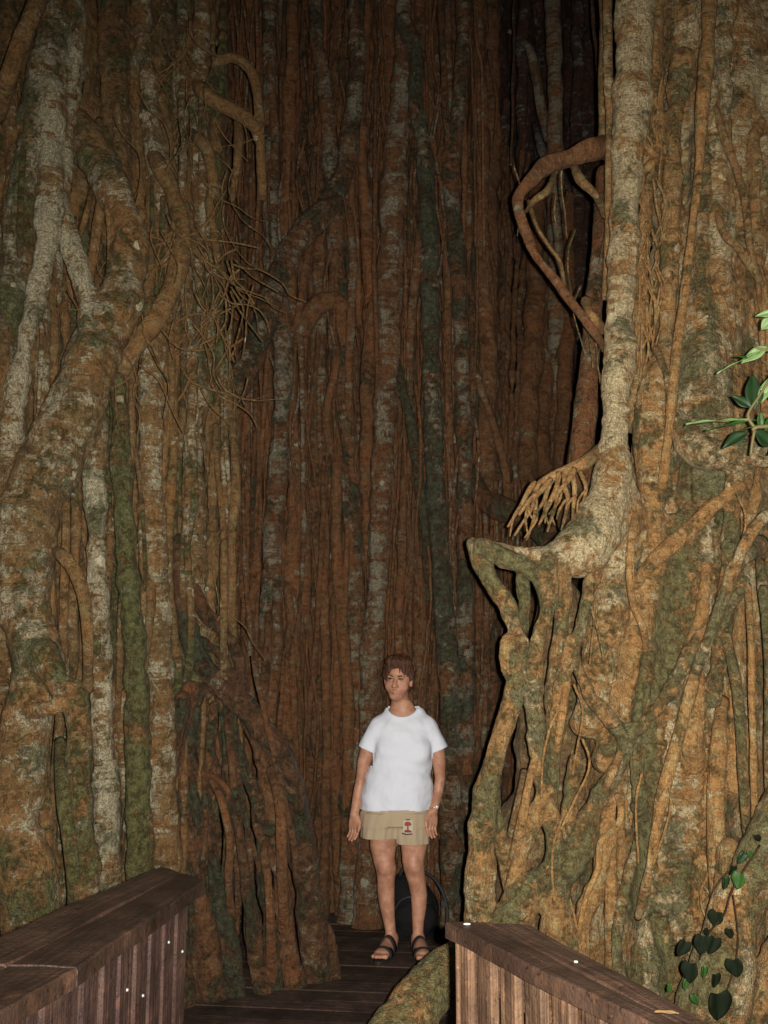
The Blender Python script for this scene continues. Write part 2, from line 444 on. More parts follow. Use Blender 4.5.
# ------------------------------------------------------------------ ground and boardwalk
rng = random.Random(7)
def ground():
    n = 160; xs = np.linspace(-1, 1, n); xs = np.sign(xs) * np.abs(xs) ** 2.2 * 60
    X, Y = np.meshgrid(xs, xs + 6); P = np.stack([X.ravel(), Y.ravel(), np.zeros(n * n)], 1)
    Z = -0.42 + 0.10 * vnoise(P * 1.3, 3) + 0.04 * vnoise(P * 5, 4)
    P[:, 2] = Z
    i = np.arange(n * n).reshape(n, n)
    Q = np.stack([i[:-1, :-1].ravel(), i[:-1, 1:].ravel(), i[1:, 1:].ravel(), i[1:, :-1].ravel()], 1)
    tag(link('ground', mesh_np('ground', P, Q), SOIL), kind='structure')
ground()
def deck():
    B = Boards(); y = 0.2; ang = math.radians(-7)
    ex = np.array([-math.sin(ang), math.cos(ang), 0]); ey = np.array([math.cos(ang), math.sin(ang), 0]); k = 0
    while y < 6.75:
        B.board(np.array([-0.1 + rng.uniform(-.03, .03), y, -0.02 + rng.uniform(-.002, .002)]), ex, ey, (0, 0, 1), 0.0692, 1.9, 0.018, rng.random(), 0.001)
        y += 0.1415; k += 1
    for x in (-1.5, -0.2, 1.2):
        B.board((x, 3.4, -0.10), (1, 0, 0), (0, 1, 0), (0, 0, 1), 0.045, 3.2, 0.06, rng.random())
    tag(B.build('boardwalk', WOOD_DECK), kind='structure')
deck()

# ------------------------------------------------------------------ railings
def rail_frame(a, b):
    a = np.array(a); b = np.array(b); u = b - a; u[2] = 0; L = np.linalg.norm(u); u /= L
    return a, u, np.array([-u[1], u[0], 0]), L
def cap_mesh(corners, ztop, th, name, parent, board_n, udir):
    """cap as boards laid side by side between two edges. corners: inner near, inner far, outer far, outer near"""
    a, b, c, d = [np.array(v) for v in corners]
    for k in range(board_n):
        V = []; G = []; F = []; m = 28; t0 = k / board_n + (0.006 if k else 0); t1 = (k + 1) / board_n - (0.006 if k < board_n - 1 else 0)
        r = rng.random(); L = np.linalg.norm(b - a)
        for i in range(m):
            f = i / (m - 1)
            P = (a + (d - a) * t0) * (1 - f) + (b + (c - b) * t0) * f; Q = (a + (d - a) * t1) * (1 - f) + (b + (c - b) * t1) * f
            w = (Q - P); wl = np.linalg.norm(w); w = w / wl
            wob = 0.002 * math.sin(f * 9 + k * 3) + rng.uniform(-.0012, .0012)
            for (s_, zz) in ((0.0, ztop - th), (0.0, ztop - 0.005), (0.004, ztop), (wl / 2, ztop + 0.002), (wl - 0.004, ztop), (wl, ztop - 0.005), (wl, ztop - th)):
                p = P + w * (s_ + wob); V.append((p[0], p[1], zz + wob * .5)); G.append((s_ + r * 3, f * L + r * 5, r * 13.37))
        for i in range(m - 1):
            for j in range(7):
                q = (j + 1) % 7; F.append((i * 7 + j, i * 7 + q, (i + 1) * 7 + q, (i + 1) * 7 + j))
        F.append(tuple(range(7))); F.append(tuple((m - 1) * 7 + j for j in range(7))[::-1])
        me = bpy.data.meshes.new(name); me.from_pydata(V, [], F)
        at2 = me.attributes.new('grain', 'FLOAT_VECTOR', 'POINT'); at2.data.foreach_set('vector', np.array(G, dtype=np.float32).ravel())
        bm = bmesh.new(); bm.from_mesh(me); bmesh.ops.recalc_face_normals(bm, faces=bm.faces); bm.to_mesh(me); bm.free()
        link(name, me, WOOD_CAP, parent)
def screw(p, nrm, parent, r=0.006):
    bm = bmesh.new(); bmesh.ops.create_cone(bm, cap_ends=True, segments=10, radius1=r, radius2=r * .7, depth=0.004)
    q = Vector(nrm).to_track_quat('Z', 'Y').to_matrix().to_4x4(); q.translation = Vector(p)
    bmesh.ops.transform(bm, matrix=q, verts=bm.verts)
    me = bpy.data.meshes.new('screw'); bm.to_mesh(me); bm.free(); link('screw', me, METAL, parent)
ZR = 1.0
def slat_run(a, b, inward, parent, pitch, w, off, zb, zt, mat, name='slat', start=0.02, screws=False, th=0.011):
    a, u, nn, L = rail_frame(a, b); inward = np.array(inward)
    s = start
    while s < L - w / 2:
        c = a + u * (s + w / 2) + inward * off
        B = Boards(); B.board((c[0], c[1], (zb + zt) / 2 + rng.uniform(-.004, .004)), u, (0, 0, 1), inward, w / 2, (zt - zb) / 2, th, rng.random(), 0.0008)
        o = B.build(name, mat, parent)
        if screws and rng.random() < .8: screw((c + u * rng.uniform(-.012, .012) + inward * (th + .002)) * np.array([1, 1, 0]) + np.array([0, 0, zt - rng.uniform(.07, .16)]), inward, parent, 0.0042)
        s += pitch * rng.uniform(0.93, 1.07)

def left_rail():
    far_in = atz(204, 881, ZR); near_in = atz(78, 967, ZR); far_out = atz(160, 866, ZR); near_out = atz(-62, 962, ZR)
    near2_in = atz(-120, 1075, ZR); near2_out = atz(-330, 1110, ZR)
    r = empty('railing', (near_in[0], near_in[1], 0), 'low dark timber railing with red brown slats at lower left of the boardwalk', 'railing', None)
    cap_mesh((near_in, far_in, far_out, near_out), ZR, 0.038, 'top_board', r, 2, None)
    gap = (near2_in - near_in); gap /= np.linalg.norm(gap)
    cap_mesh((near2_in, near_in - (near_in - near2_in) * 0.004, near_out - (near_out - near2_out) * 0.004, near2_out), ZR - 0.003, 0.038, 'top_board', r, 2, None)
    for (p, q) in ((near_in, far_in), (near2_in, near_in)):
        a, u, nn, L = rail_frame(p, q); inw = -nn if np.dot(-nn, np.array([1, 0, 0])) > 0 else nn
        slat_run(p, q, inw, r, 0.098, 0.078, -0.045, 0.02, ZR - 0.04, WOOD_SLAT, screws=True, start=0.01)
        slat_run(p, q, inw, r, 0.098, 0.072, -0.155, 0.02, ZR - 0.04, WOOD_TAN, start=0.055)
        for zz in (ZR - 0.10, 0.16):
            B = Boards(); c = (p + q) / 2 - inw * 0.10
            B.board((c[0], c[1], zz), inw, u, (0, 0, 1), 0.038, L / 2 - .01, 0.045, rng.random()); B.build('cross_rail', WOOD_TAN, r)
    a, u, nn, L = rail_frame(near_in, far_in); inw = -nn if -nn[0] > 0 else nn
    c = far_in - u * 0.045 - inw * 0.10
    B = Boards(); B.board((c[0], c[1], 0.47), u, (0, 0, 1), inw, 0.04, 0.485, 0.04, .3); B.build('post', WOOD_SLAT, r)
left_rail()
def right_rail():
    far_in = atz(445, 922, ZR); near_in = atz(640 + 90, 1010 + 52, ZR); far_out = atz(532, 925, ZR); near_out = atz(850, 1100, ZR)
    r = empty('railing', (far_in[0], far_in[1], 0), 'timber railing with dark top board and tan slats at lower right', 'railing', None)
    cap_mesh((near_in, far_in, far_out, near_out), ZR, 0.036, 'top_board', r, 2, None)
    a, u, nn, L = rail_frame(far_in, near_in); inw = nn if nn[0] < 0 else -nn
    slat_run(far_in, near_in, inw, r, 0.094, 0.062, -0.03, 0.02, ZR - 0.038, WOOD_TAN, start=0.015, screws=False)
    slat_run(far_in, near_in, inw, r, 0.094, 0.066, -0.13, 0.02, ZR - 0.038, WOOD_SLAT, start=0.055)
    # end boards that close the far end
    w = np.array(far_out) - np.array(far_in); Lw = np.linalg.norm(w); w /= Lw
    for k, s_ in enumerate(np.arange(0.05, Lw - 0.03, 0.085)):
        c = np.array(far_in) + w * s_ + u * 0.012
        B = Boards(); B.board((c[0], c[1], 0.49), w, (0, 0, 1), np.array([-w[1], w[0], 0]), 0.031, 0.47, 0.010, rng.random()); B.build('slat', WOOD_TAN, r)
    for zz in (ZR - 0.09, 0.16):
        B = Boards(); c = (np.array(far_in) + near_in) / 2 - inw * 0.08
        B.board((c[0], c[1], zz), inw, u, (0, 0, 1), 0.035, L / 2 - .03, 0.04, rng.random()); B.build('cross_rail', WOOD_TAN, r)
    for (x, y) in ((467, 926), (576, 964)):
        p = atz(x, y, ZR); 
        bm = bmesh.new(); bmesh.ops.create_icosphere(bm, subdivisions=2, radius=1)
        for v in bm.verts: v.co = Vector((v.co.x * (.009 if x < 500 else .0045), v.co.y * .0045, v.co.z * .0025)) + Vector((p[0], p[1], ZR + .0045))
        me = bpy.data.meshes.new('petal'); bm.to_mesh(me); bm.free()
        tag(link('petal', me, simple('white_petal', (.35, .35, .33), .6)), 'tiny white petal lying at the end of the right railing top' if x < 500 else 'tiny round white petal lying midway along the right railing top', 'petal')
right_rail()

# ------------------------------------------------------------------ the figs
def wpts(pts, D, rmin=0.0):
    """pixel points (x, y, r_px[, D]) -> world (x,y,z,r)"""
    out = []; n = len(pts)
    for i, p in enumerate(pts):
        d = p[3] if len(p) > 3 else (D if np.isscalar(D) else D[0] + (D[1] - D[0]) * i / max(1, n - 1))
        w = at(p[0], p[1], d); out.append([*w, max(rmin, p[2] * pxm(w))])
    return np.array(out)
def wobble(P, amp, seed, ramp=0.12):
    Q = P.copy(); s = np.cumsum(np.r_[0, np.linalg.norm(np.diff(P[:, :3], axis=0), axis=1)])
    z = np.zeros_like(s)
    for a in (0, 1):
        Q[:, a] += amp * vnoise(np.stack([s * 3.1, z + seed * 1.7, z + a * 9.3], 1), 11) + amp * .4 * vnoise(np.stack([s * 9, z + seed * 2.1, z + a * 5.3], 1), 12)
    Q[:, 3] *= 1 + ramp * vnoise(np.stack([s * 7, z + seed, z], 1), 13)
    return Q
def tube(P, prop, sides=12, nz=0.12, seed=0):
    """sweep of P (n,4) with a rough, gently lobed section; returns V,F,along,bk"""
    n = len(P); T = np.gradient(P[:, :3], axis=0); T /= np.linalg.norm(T, axis=1)[:, None] + 1e-9
    ref = np.array([0, 1.0, 0.05]); U = np.cross(T, ref); U /= np.linalg.norm(U, axis=1)[:, None] + 1e-9
    Wv = np.cross(T, U)
    s = np.cumsum(np.r_[0, np.linalg.norm(np.diff(P[:, :3], axis=0), axis=1)])
    th = np.arange(sides) * 2 * math.pi / sides
    r = P[:, 3][:, None] * np.ones((1, sides))
    pp = np.stack([np.repeat(s * 6, sides), np.tile(np.cos(th) * 1.3 + seed * 3.3, n), np.tile(np.sin(th) * 1.3, n)], 1)
    r = r * (1 + nz * vnoise(pp, 21).reshape(n, sides) + nz * .5 * vnoise(pp * [4, 2.2, 2.2], 22).reshape(n, sides))
    V = P[:, None, :3] + r[:, :, None] * (np.cos(th)[None, :, None] * U[:, None, :] + np.sin(th)[None, :, None] * Wv[:, None, :])
    V = V.reshape(-1, 3); i = np.arange(n * sides).reshape(n, sides); j = np.roll(i, -1, 1)
    F = np.stack([i[:-1].ravel(), j[:-1].ravel(), j[1:].ravel(), i[1:].ravel()], 1)[:, ::-1]
    # close the ends with a point
    V = np.vstack([V, P[0, :3], P[-1, :3]]); a, b = n * sides, n * sides + 1
    F = np.vstack([F, np.stack([i[0], j[0], np.full(sides, a), np.full(sides, a)], 1), np.stack([j[-1], i[-1], np.full(sides, b), np.full(sides, b)], 1)])
    al = np.r_[np.repeat(s, sides), s[0], s[-1]] + seed * 3.17
    return V, F, al, np.tile(np.array(prop), (len(V), 1))
def tube_mesh(tubes, name):
    V = []; F = []; A = []; B = []; o = 0
    for (v, f, a, b) in tubes: V.append(v); F.append(f + o); A.append(a); B.append(b); o += len(v)
    V = np.vstack(V); F = np.vstack(F); A = np.concatenate(A); B = np.vstack(B)
    quad = F[:, 2] != F[:, 3]
    faces = [tuple(q) for q in F[quad].tolist()] + [tuple(q[:3]) for q in F[~quad].tolist()]
    me = bpy.data.meshes.new(name); me.vertices.add(len(V)); me.vertices.foreach_set('co', V.astype(np.float32).ravel())
    lt = np.array([len(f) for f in faces], dtype=np.int32); ls = np.r_[0, np.cumsum(lt)[:-1]].astype(np.int32)
    me.loops.add(int(lt.sum())); me.loops.foreach_set('vertex_index', np.array([k for f in faces for k in f], dtype=np.int32))
    me.polygons.add(len(faces)); me.polygons.foreach_set('loop_start', ls); me.polygons.foreach_set('loop_total', lt)
    me.update(calc_edges=True); me.polygons.foreach_set('use_smooth', np.ones(len(faces), dtype=bool))
    a_ = me.attributes.new('along', 'FLOAT', 'POINT'); a_.data.foreach_set('value', A.astype(np.float32))
    c = np.ones((len(V), 4), dtype=np.float32); c[:, :3] = B
    a_ = me.attributes.new('bk', 'FLOAT_COLOR', 'POINT'); a_.data.foreach_set('color', c.ravel())
    return me
SEED = [0]
class Fig:
    def __init__(s, label, base, mat, lo, hi, h):
        s.e = empty('strangler_fig', base, label, 'tree', None); s.mat = mat; s.g = SDF(lo, hi, h); s.fine = []; s.cnt = 0
    def fuse(s, pts, D, prop, k=0.04, wob=0.012):
        SEED[0] += 1; P = spline(wpts(pts, D), 0.07); s.g.chain(wobble(P, wob, SEED[0]), k, prop)
    def ridge(s, pts, D, prop, k=0.04, wob=0.012):
        q = [(p[0], p[1], p[2], p[3] if len(p) > 3 else D) for p in pts]
        a, b = q[0], q[-1]; h = (q[1][1] - a[1]) * .3
        q[0] = (a[0], a[1], a[2] * .8, a[3] + .03); q.insert(0, (a[0] + 2, a[1] - max(14, h), a[2] * .35, a[3] + .16))
        q.append((b[0], b[1] + 24, b[2] * .5, b[3] + .16))
        s.fuse(q, D, prop, k, wob)
    def fuse_w(s, P, prop, k=0.04, wob=0.012):
        SEED[0] += 1; P = spline(P, 0.07); s.g.chain(wobble(P, wob, SEED[0]), k, prop)
    def root(s, pts, D, prop, wob=0.006, sides=12, name='aerial_root', label=None, mat=None, nz=0.14, sink=0.20):
        SEED[0] += 1; s.cnt += 1
        n_ = len(pts); pts = [(p[0], p[1], p[2], (p[3] if len(p) > 3 else (D if np.isscalar(D) else D[0] + (D[1] - D[0]) * i / max(1, n_ - 1))) + (sink if i in (0, n_ - 1) else 0)) for i, p in enumerate(pts)]
        P = spline(wpts(pts, D), 0.022); P = wobble(P, wob, SEED[0])
        o = link(name, tube_mesh([tube(P, prop, sides, nz, SEED[0])], name), mat or s.mat, s.e)
        if label: o['label'] = label
        return o
    def twig(s, pts, D, prop, wob=0.006, sides=6):
        SEED[0] += 1; P = spline(wpts(pts, D), 0.03); s.fine.append(tube(wobble(P, wob, SEED[0]), prop, sides, .1, SEED[0]))
    def finish(s, amp=0.010, f1=9, name='trunk', mat=None):
        V, Q, A, B = s.g.mesh(); Nn = vert_normals(V, Q)
        # blur tint along the surface a little
        for _ in range(2):
            acc = np.zeros_like(B); w = np.zeros(len(V))
            for i in range(4):
                j = (i + 1) % 4
                for a in range(3): acc[:, a] += np.bincount(Q[:, i], weights=B[Q[:, j], a], minlength=len(V))
                w += np.bincount(Q[:, i], minlength=len(V))
            B = acc / np.maximum(w, 1)[:, None]
        d = amp * vnoise(V * f1, 31) + amp * .55 * vnoise(V * f1 * 2.3, 32)
        rg = 1 - np.abs(vnoise(np.stack([V[:, 0] * 24 + V[:, 2] * 1.5, V[:, 1] * 24, A * 3.2], 1), 33)) * 2
        d += amp * .38 * rg + amp * .25 * vnoise(V * f1 * 5, 34)
        V = V + Nn * d[:, None]
        me = mesh_np(name, V, Q, True, {'along': A, 'bk': B})
        o = link(name, me, mat or s.mat, s.e)
        if name != 'trunk': return o
        if s.fine:
            o = link('fine_roots', tube_mesh(s.fine, 'fine_roots'), s.mat, s.e); o['kind'] = 'stuff'
        print('fig', len(V), 'verts', s.cnt, 'roots')

R_ = np.random.RandomState
# props: (pale, moss, tint)
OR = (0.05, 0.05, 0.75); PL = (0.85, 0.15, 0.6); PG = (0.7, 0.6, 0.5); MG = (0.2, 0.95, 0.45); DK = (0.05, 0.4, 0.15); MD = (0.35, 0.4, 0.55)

# ---- the bright fig on the right -------------------------------------------------------
def right_fig():
    f = Fig('huge brightly lit strangler fig on the right with pale columns and lattice of roots', (1.15, 4.3, -0.4), BARK_R,
            (-0.35, 3.2, -0.6), (2.65, 5.15, 5.4), 0.0112)
    # body behind
    f.fuse([(700, -60, 50), (702, 200, 50), (700, 420, 62), (690, 560, 80), (680, 700, 85), (680, 850, 90), (670, 1010, 115)], 4.75, (0.5, 0.35, 0.6), .08)
    f.fuse([(790, -60, 60), (785, 300, 55), (790, 600, 60), (800, 900, 70), (800, 1060, 80)], 4.8, (0.4, 0.35, 0.45), .06)
    f.fuse([(560, 600, 22), (560, 700, 38), (552, 800, 46), (545, 900, 52), (540, 1010, 60)], 4.98, (0.0, 0.2, 0.0), .05)  # low tint paints shade into the bark behind the lattice slits
    f.fuse([(625, 560, 22), (612, 700, 34), (605, 850, 36), (600, 1000, 42)], 4.9, (0.0, 0.1, 0.2), .05)  # also tinted dark, as painted shade for the slits
    # columns
    f.fuse([(634, -60, 19), (634, 0, 19), (633, 100, 17.5), (627, 170, 15), (622, 250, 14), (620, 341, 14), (616, 400, 14), (613, 466, 15), (606, 505, 22), (585, 545, 24), (548, 562, 17), (508, 556, 12), (478, 546, 8)], (4.42, 4.1), PL, .035, .004)
    f.fuse([(613, 460, 14), (618, 520, 22), (612, 590, 20), (600, 660, 16), (590, 720, 18)], (4.3, 4.35), (0.55, 0.35, .6), .05)
    f.fuse([(655, -40, 9), (652, 90, 8), (645, 200, 8), (640, 300, 7), (636, 372, 9), (634, 420, 12)], 4.5, (0.2, 0.1, 0.6), .03, .008)
    f.fuse([(684, 60, 11), (675, 130, 8.5), (673, 200, 8.5), (669, 280, 8), (666, 341, 9), (656, 400, 18), (652, 465, 14), (649, 548, 14), (637, 640, 15), (628, 700, 16), (606, 760, 12)], (4.42, 4.3), (0.35, .35, .7), .035, .005)
    f.fuse([(716, -60, 13), (714, 60, 13), (706, 150, 14), (702, 280, 21), (702, 400, 27), (706, 500, 27), (700, 600, 30), (690, 700, 36), (682, 820, 42), (675, 1000, 52)], (4.5, 4.38), (0.75, 0.45, 0.6), .05, .006)
    f.fuse([(742, -60, 22), (738, 60, 22), (732, 200, 20), (728, 330, 13), (735, 450, 14), (728, 600, 15), (718, 720, 14)], (4.62, 4.5), (0.6, 0.3, 0.5), .04, .006)
    f.fuse([(775, -60, 22), (770, 100, 20), (768, 260, 18), (760, 420, 12)], 4.62, (0.6, 0.3, 0.4), .04)
    for x in (650, 672, 690, 716):
        f.fuse([(x, 520, 8), (x + 2, 680, 11), (x, 860, 13), (x - 6, 1010, 17)], 4.33, (0.3, .8, .55), .05, .010)
    # ledge and lattice at the left
    f.fuse([(474, 545, 8), (490, 578, 8), (508, 606, 8), (517, 630, 8), (518, 665, 9), (511, 700, 9), (495, 762, 10), (484, 815, 12), (480, 880, 15), (478, 1010, 20)], 4.12, (0.3, 0.55, 0.55), .022)
    f.fuse([(478, 546, 7), (510, 560, 7), (536, 574, 8), (548, 600, 8)], 4.08, (0.3, 0.8, 0.5), .022)
    f.fuse([(552, 562, 10), (550, 600, 7), (538, 630, 7), (534, 668, 8), (536, 724, 8), (543, 786, 8), (556, 840, 9), (560, 900, 16), (560, 1010, 22)], 4.08, (0.3, 0.7, 0.55), .025)
    f.fuse([(520, 560, 7), (527, 600, 6), (524, 628, 8)], 4.18, (0.2, 0.7, 0.4), .02)
    f.fuse([(560, 560, 12), (566, 600, 9), (563, 640, 8), (553, 700, 7), (553, 760, 7), (548, 820, 8)], 4.14, (0.2, 0.6, 0.5), .022)
    f.fuse([(594, 580, 9), (582, 620, 7), (566, 660, 7), (558, 710, 6), (553, 756, 5)], 4.08, (0.2, 0.6, 0.55), .018)
    f.fuse([(566, 640, 6), (580, 672, 6), (592, 700, 6.5), (610, 720, 7), (630, 735, 8), (650, 712, 6.5), (674, 682, 6), (698, 640, 5.5), (722, 608, 6), (742, 580, 7)], (4.1, 4.12), (0.35, 0.6, 0.6), .02)
    f.fuse([(575, 760, 6), (566, 820, 8), (560, 880, 10)], 4.16, (.1, .5, .7), .03)
    f.fuse([(629, 730, 8), (618, 765, 9), (602, 795, 10), (590, 820, 10), (580, 850, 13), (550, 878, 16), (520, 905, 18), (495, 1000, 20)], 4.10, (0.35, 0.7, 0.5), .03)
    f.fuse([(510, 640, 6), (505, 656, 4.5), (504, 668, 3.5), (509, 676, 3)], 4.10, (0.2, 0.3, 0.7), .015)
    f.fuse([(612, 800, 7), (600, 870, 8), (582, 930, 11), (570, 1010, 16)], 4.12, OR, .02)
    f.fuse([(548, 790, 7), (530, 830, 8), (515, 880, 9), (505, 960, 12)], 4.08, (0.05, 0.2, 0.7), .02)
    f.fuse([(496, 790, 6), (504, 850, 8), (514, 910, 12), (520, 1000, 20)], 4.2, (0.1, 0.6, 0.5), .03)
    # ledge at right and its hanging roots
    f.fuse([(676, 420, 12), (700, 452, 16), (735, 455, 15), (775, 452, 14), (830, 455, 14)], (4.22, 4.0), (0.6, 0.6, 0.5), .04)
    f.fuse([(738, 486, 8), (715, 505, 7), (690, 530, 7), (660, 556, 7), (640, 575, 6, 4.22), (628, 588, 5, 4.4)], 4.14, (0.15, 0.2, 0.75), .02)
    f.fuse([(733, 470, 9), (730, 520, 8), (728, 570, 8), (722, 630, 8), (716, 700, 8)], 4.15, (0.3, 0.7, 0.4), .02)
    # buttresses low right
    f.fuse([(800, 780, 22), (772, 845, 26), (742, 900, 26), (722, 960, 28), (700, 1060, 34)], (3.75, 3.7), (0.5, 0.6, 0.6), .04)
    f.fuse([(725, 850, 10), (722, 930, 10), (700, 1010, 14)], 4.0, (0.1, 0.2, 0.6), .03)
    f.fuse([(790, 930, 16), (770, 1000, 20), (750, 1080, 26)], 3.72, (0.1, 0.3, 0.4), .03)
    # root that comes forward under the railing
    f.fuse([(520, 920, 14, 4.2), (470, 950, 17, 4.02), (438, 978, 21, 3.92), (415, 1010, 26, 3.82), (390, 1050, 30, 3.72), (345, 1110, 26, 3.55)], 4, (0.35, 0.85, 0.6), .04)
    # random ridges so that the skin is never smooth
    r = R_(5)
    for k in range(30):
        x0 = r.uniform(480, 760); y0 = r.uniform(560, 930); L = r.uniform(90, 260); rr = r.uniform(4, 9)
        if x0 < 630: continue
        x1 = x0 + r.uniform(-22, 16)
        dep = 4.22 if x0 > 640 else 4.2
        f.ridge([(x0, y0, rr), ((x0 + x1) / 2 + r.uniform(-10, 10), y0 + L / 2, rr * 1.1), (x1, y0 + L, rr * 1.5)], dep + r.uniform(-.04, .06),
               [(0.1, 0.3, 0.8), (0.5, 0.5, 0.6), (0.2, 0.8, 0.6)][k % 3], .03)
    for k in range(12):
        x0 = r.uniform(655, 768); y0 = r.uniform(-60, 380); L = r.uniform(120, 330); rr = r.uniform(3, 7)
        f.ridge([(x0, y0, rr), (x0 + r.uniform(-8, 8), y0 + L / 2, rr), (x0 + r.uniform(-12, 12), y0 + L, rr * 1.2)], 4.38 + r.uniform(-.04, .1),
               [(0.1, 0.1, 0.6), (0.7, 0.3, 0.6), (0.3, 0.6, 0.4)][k % 3], .05)
    # free roots, one part each
    f.root([(712, -40, 8), (706, 60, 7), (702, 110, 6), (699, 170, 5), (691, 240, 4.5), (684, 300, 4.5), (678, 341, 4.5), (671, 410, 5), (664, 470, 4.5), (660, 500, 3)], 4.16, OR, .003, label='long thin orange root hanging straight down the big trunk')
    f.root([(607, -30, 5), (608, 60, 4.5), (610, 120, 4), (609, 200, 4), (607, 300, 4)], 4.5, (.3, .2, .5), .004)
    f.root([(638, 505, 5), (634, 530, 4.5), (631, 560, 4.5), (632, 600, 4), (643, 630, 4), (646, 660, 3)], 4.12, OR, .003)
    f.root([(702, 655, 5), (694, 680, 5.5), (682, 724, 6), (671, 765, 6), (661, 807, 6), (649, 869, 5), (637, 918, 4)], 4.06, (.4, .2, .85), .003, label='straight slanting root with pale bands low on the trunk')
    f.root([(613, 785, 3), (621, 810, 3.2), (616, 828, 3), (601, 842, 3), (598, 869, 3), (586, 896, 3), (579, 930, 3), (576, 960, 3)], 4.0, (.1, .1, 1.0), .002, label='thin pale wriggling root near the foot of the trunk')
    f.root([(628, 735, 4), (612, 775, 4), (600, 800, 4)], 4.0, OR, .003)
    f.root([(722, 620, 5), (736, 683, 5), (741, 740, 5), (745, 800, 5), (750, 870, 5)], 3.98, (.3, .6, .5), .004)
    f.root([(748, 585, 3.5), (751, 650, 3.5), (753, 740, 3.5), (756, 860, 3.5)], 3.92, OR, .003)
    f.root([(760, 560, 5), (768, 640, 5), (770, 740, 6), (775, 860, 6)], 3.95, (.3, .7, .4), .004)
    f.root([(722, 700, 6), (718, 740, 8), (715, 795, 9), (717, 840, 9), (722, 900, 11), (730, 960, 12)], 4.06, OR, .004)
    f.root([(609, 770, 5), (610, 850, 6), (612, 940, 7), (610, 1000, 8)], 4.28, OR, .003)
    f.root([(620, 775, 4), (621, 860, 5), (623, 950, 6)], 4.35, (.05, .1, .5), .003)
    f.root([(548, 715, 3), (532, 770, 4), (520, 830, 5), (508, 880, 5)], 4.04, OR, .004)
    f.root([(525, 770, 3), (516, 810, 4), (508, 850, 4)], 4.18, (.05, .05, .4), .004)
    f.root([(570, 640, 3.5), (566, 690, 4), (558, 740, 4), (552, 770, 3)], 4.04, OR, .003)
    f.root([(760, 545, 9), (740, 560, 8), (728, 580, 7), (715, 620, 6), (700, 660, 6), (690, 690, 5)], 4.0, (.5, .6, .5), .005)
    f.root([(790, 520, 8), (768, 515, 7), (752, 530, 6), (738, 560, 5), (730, 600, 4)], 3.95, (.7, .4, .6), .005)
    f.root([(700, 60, 4), (722, 130, 4), (742, 190, 4), (752, 260, 4), (768, 300, 4)], 4.32, (.1, .1, .3), .006)
    f.root([(715, 180, 4), (722, 230, 4), (740, 250, 4), (768, 290, 5)], 4.28, (.1, .2, .5), .006)
    f.root([(655, 345, 4), (664, 370, 3.5), (668, 395, 3.5), (664, 420, 3)], 4.2, (.4, .4, .5), .003)
    f.root([(634, 120, 3), (650, 150, 3), (668, 160, 3)], 4.3, OR, .004)
    f.root([(668, 148, 4), (650, 165, 4), (640, 180, 3)], 4.35, OR, .004)
    # arching loop beside the hollow
    f.root([(612, 148, 12), (590, 151, 12), (568, 159, 9), (548, 166, 8), (532, 180, 6), (521, 195, 5.5), (519, 212, 4.6), (526, 234, 5), (538, 258, 4.4), (558, 284, 4.8), (573, 305, 4.2), (592, 330, 4.4), (606, 350, 3)], (4.5, 4.25), (.0, .1, .9), .012, 14, nz=.22, mat=BARK_B, label='thick brown root arching in a loop beside the dark hollow')
    f.root([(572, 160, 4), (580, 180, 5), (595, 195, 4), (606, 215, 4)], 4.45, (.0, .2, .3), .004)
    f.root([(556, 170, 3), (548, 190, 3.5), (535, 200, 3), (526, 212, 2)], 4.42, (.0, .2, .3), .003)
    f.root([(528, 200, 2), (536, 225, 2), (548, 245, 2), (560, 262, 2), (566, 290, 1.8)], 4.36, (.0, .2, .3), .004, 8)
    f.root([(585, 300, 5), (592, 318, 5), (603, 330, 6)], 4.3, (.1, .1, .6), .003)
    f.root([(603, 170, 6), (600, 240, 7), (594, 300, 8), (588, 380, 11), (580, 460, 14), (574, 530, 15)], 4.85, (.2, .3, .7), .004, 14, mat=BARK_B, label='brown column standing at the edge of the dark hollow')
    f.root([(608, -30, 7), (604, 60, 6), (603, 160, 6)], 4.75, (.2, .2, .25), .005)
    # the claw of little roots over the ledge
    f.root([(606, 448, 9), (585, 461, 6.5), (565, 470, 5.5), (545, 480, 4.5), (533, 492, 3)], 4.16, (.1, .2, .6), .008, nz=.2, label='claw shaped root spreading fingers above the ledge')
    for (a, b, c) in (((534, 486), (522, 505), (507, 527)), ((538, 486), (528, 508), (514, 536)), ((545, 482), (536, 510), (527, 540)), ((552, 480), (546, 500), (536, 515)), ((556, 478), (556, 505), (549, 532)),
                      ((564, 474), (566, 500), (560, 530)), ((570, 470), (575, 495), (572, 520)), ((576, 468), (584, 490), (580, 516)), ((562, 476), (550, 500), (540, 525)), ((548, 482), (530, 500), (520, 515)), ((572, 472), (562, 492), (556, 505))):
        f.root([(a[0] + r.uniform(-1, 3), a[1] - 4, 2.6), ((a[0] + b[0]) / 2 + r.uniform(-3, 3), (a[1] + b[1]) / 2, 2.6), (b[0] + r.uniform(-3, 3), b[1], 2.3), (c[0], c[1], 1.2)], 4.14 + r.uniform(-.05, .06), (.0, .1, .6), .012, 8, sink=.02, nz=.25)
        f.twig([(b[0], b[1], 1.5), (b[0] + r.uniform(-9, 3), b[1] + 10, 1.3), (b[0] + r.uniform(-16, 4), b[1] + r.uniform(18, 34), .8)], 4.12, OR, .008)
    for k in range(40):
        x = r.uniform(634, 668); y = r.uniform(60, 330)
        f.twig([(x, y, 1.3), (x + r.uniform(-10, 10), y + 25, 1.3), (x + r.uniform(-10, 10), y + 60, 1)], 4.36, OR, .01)
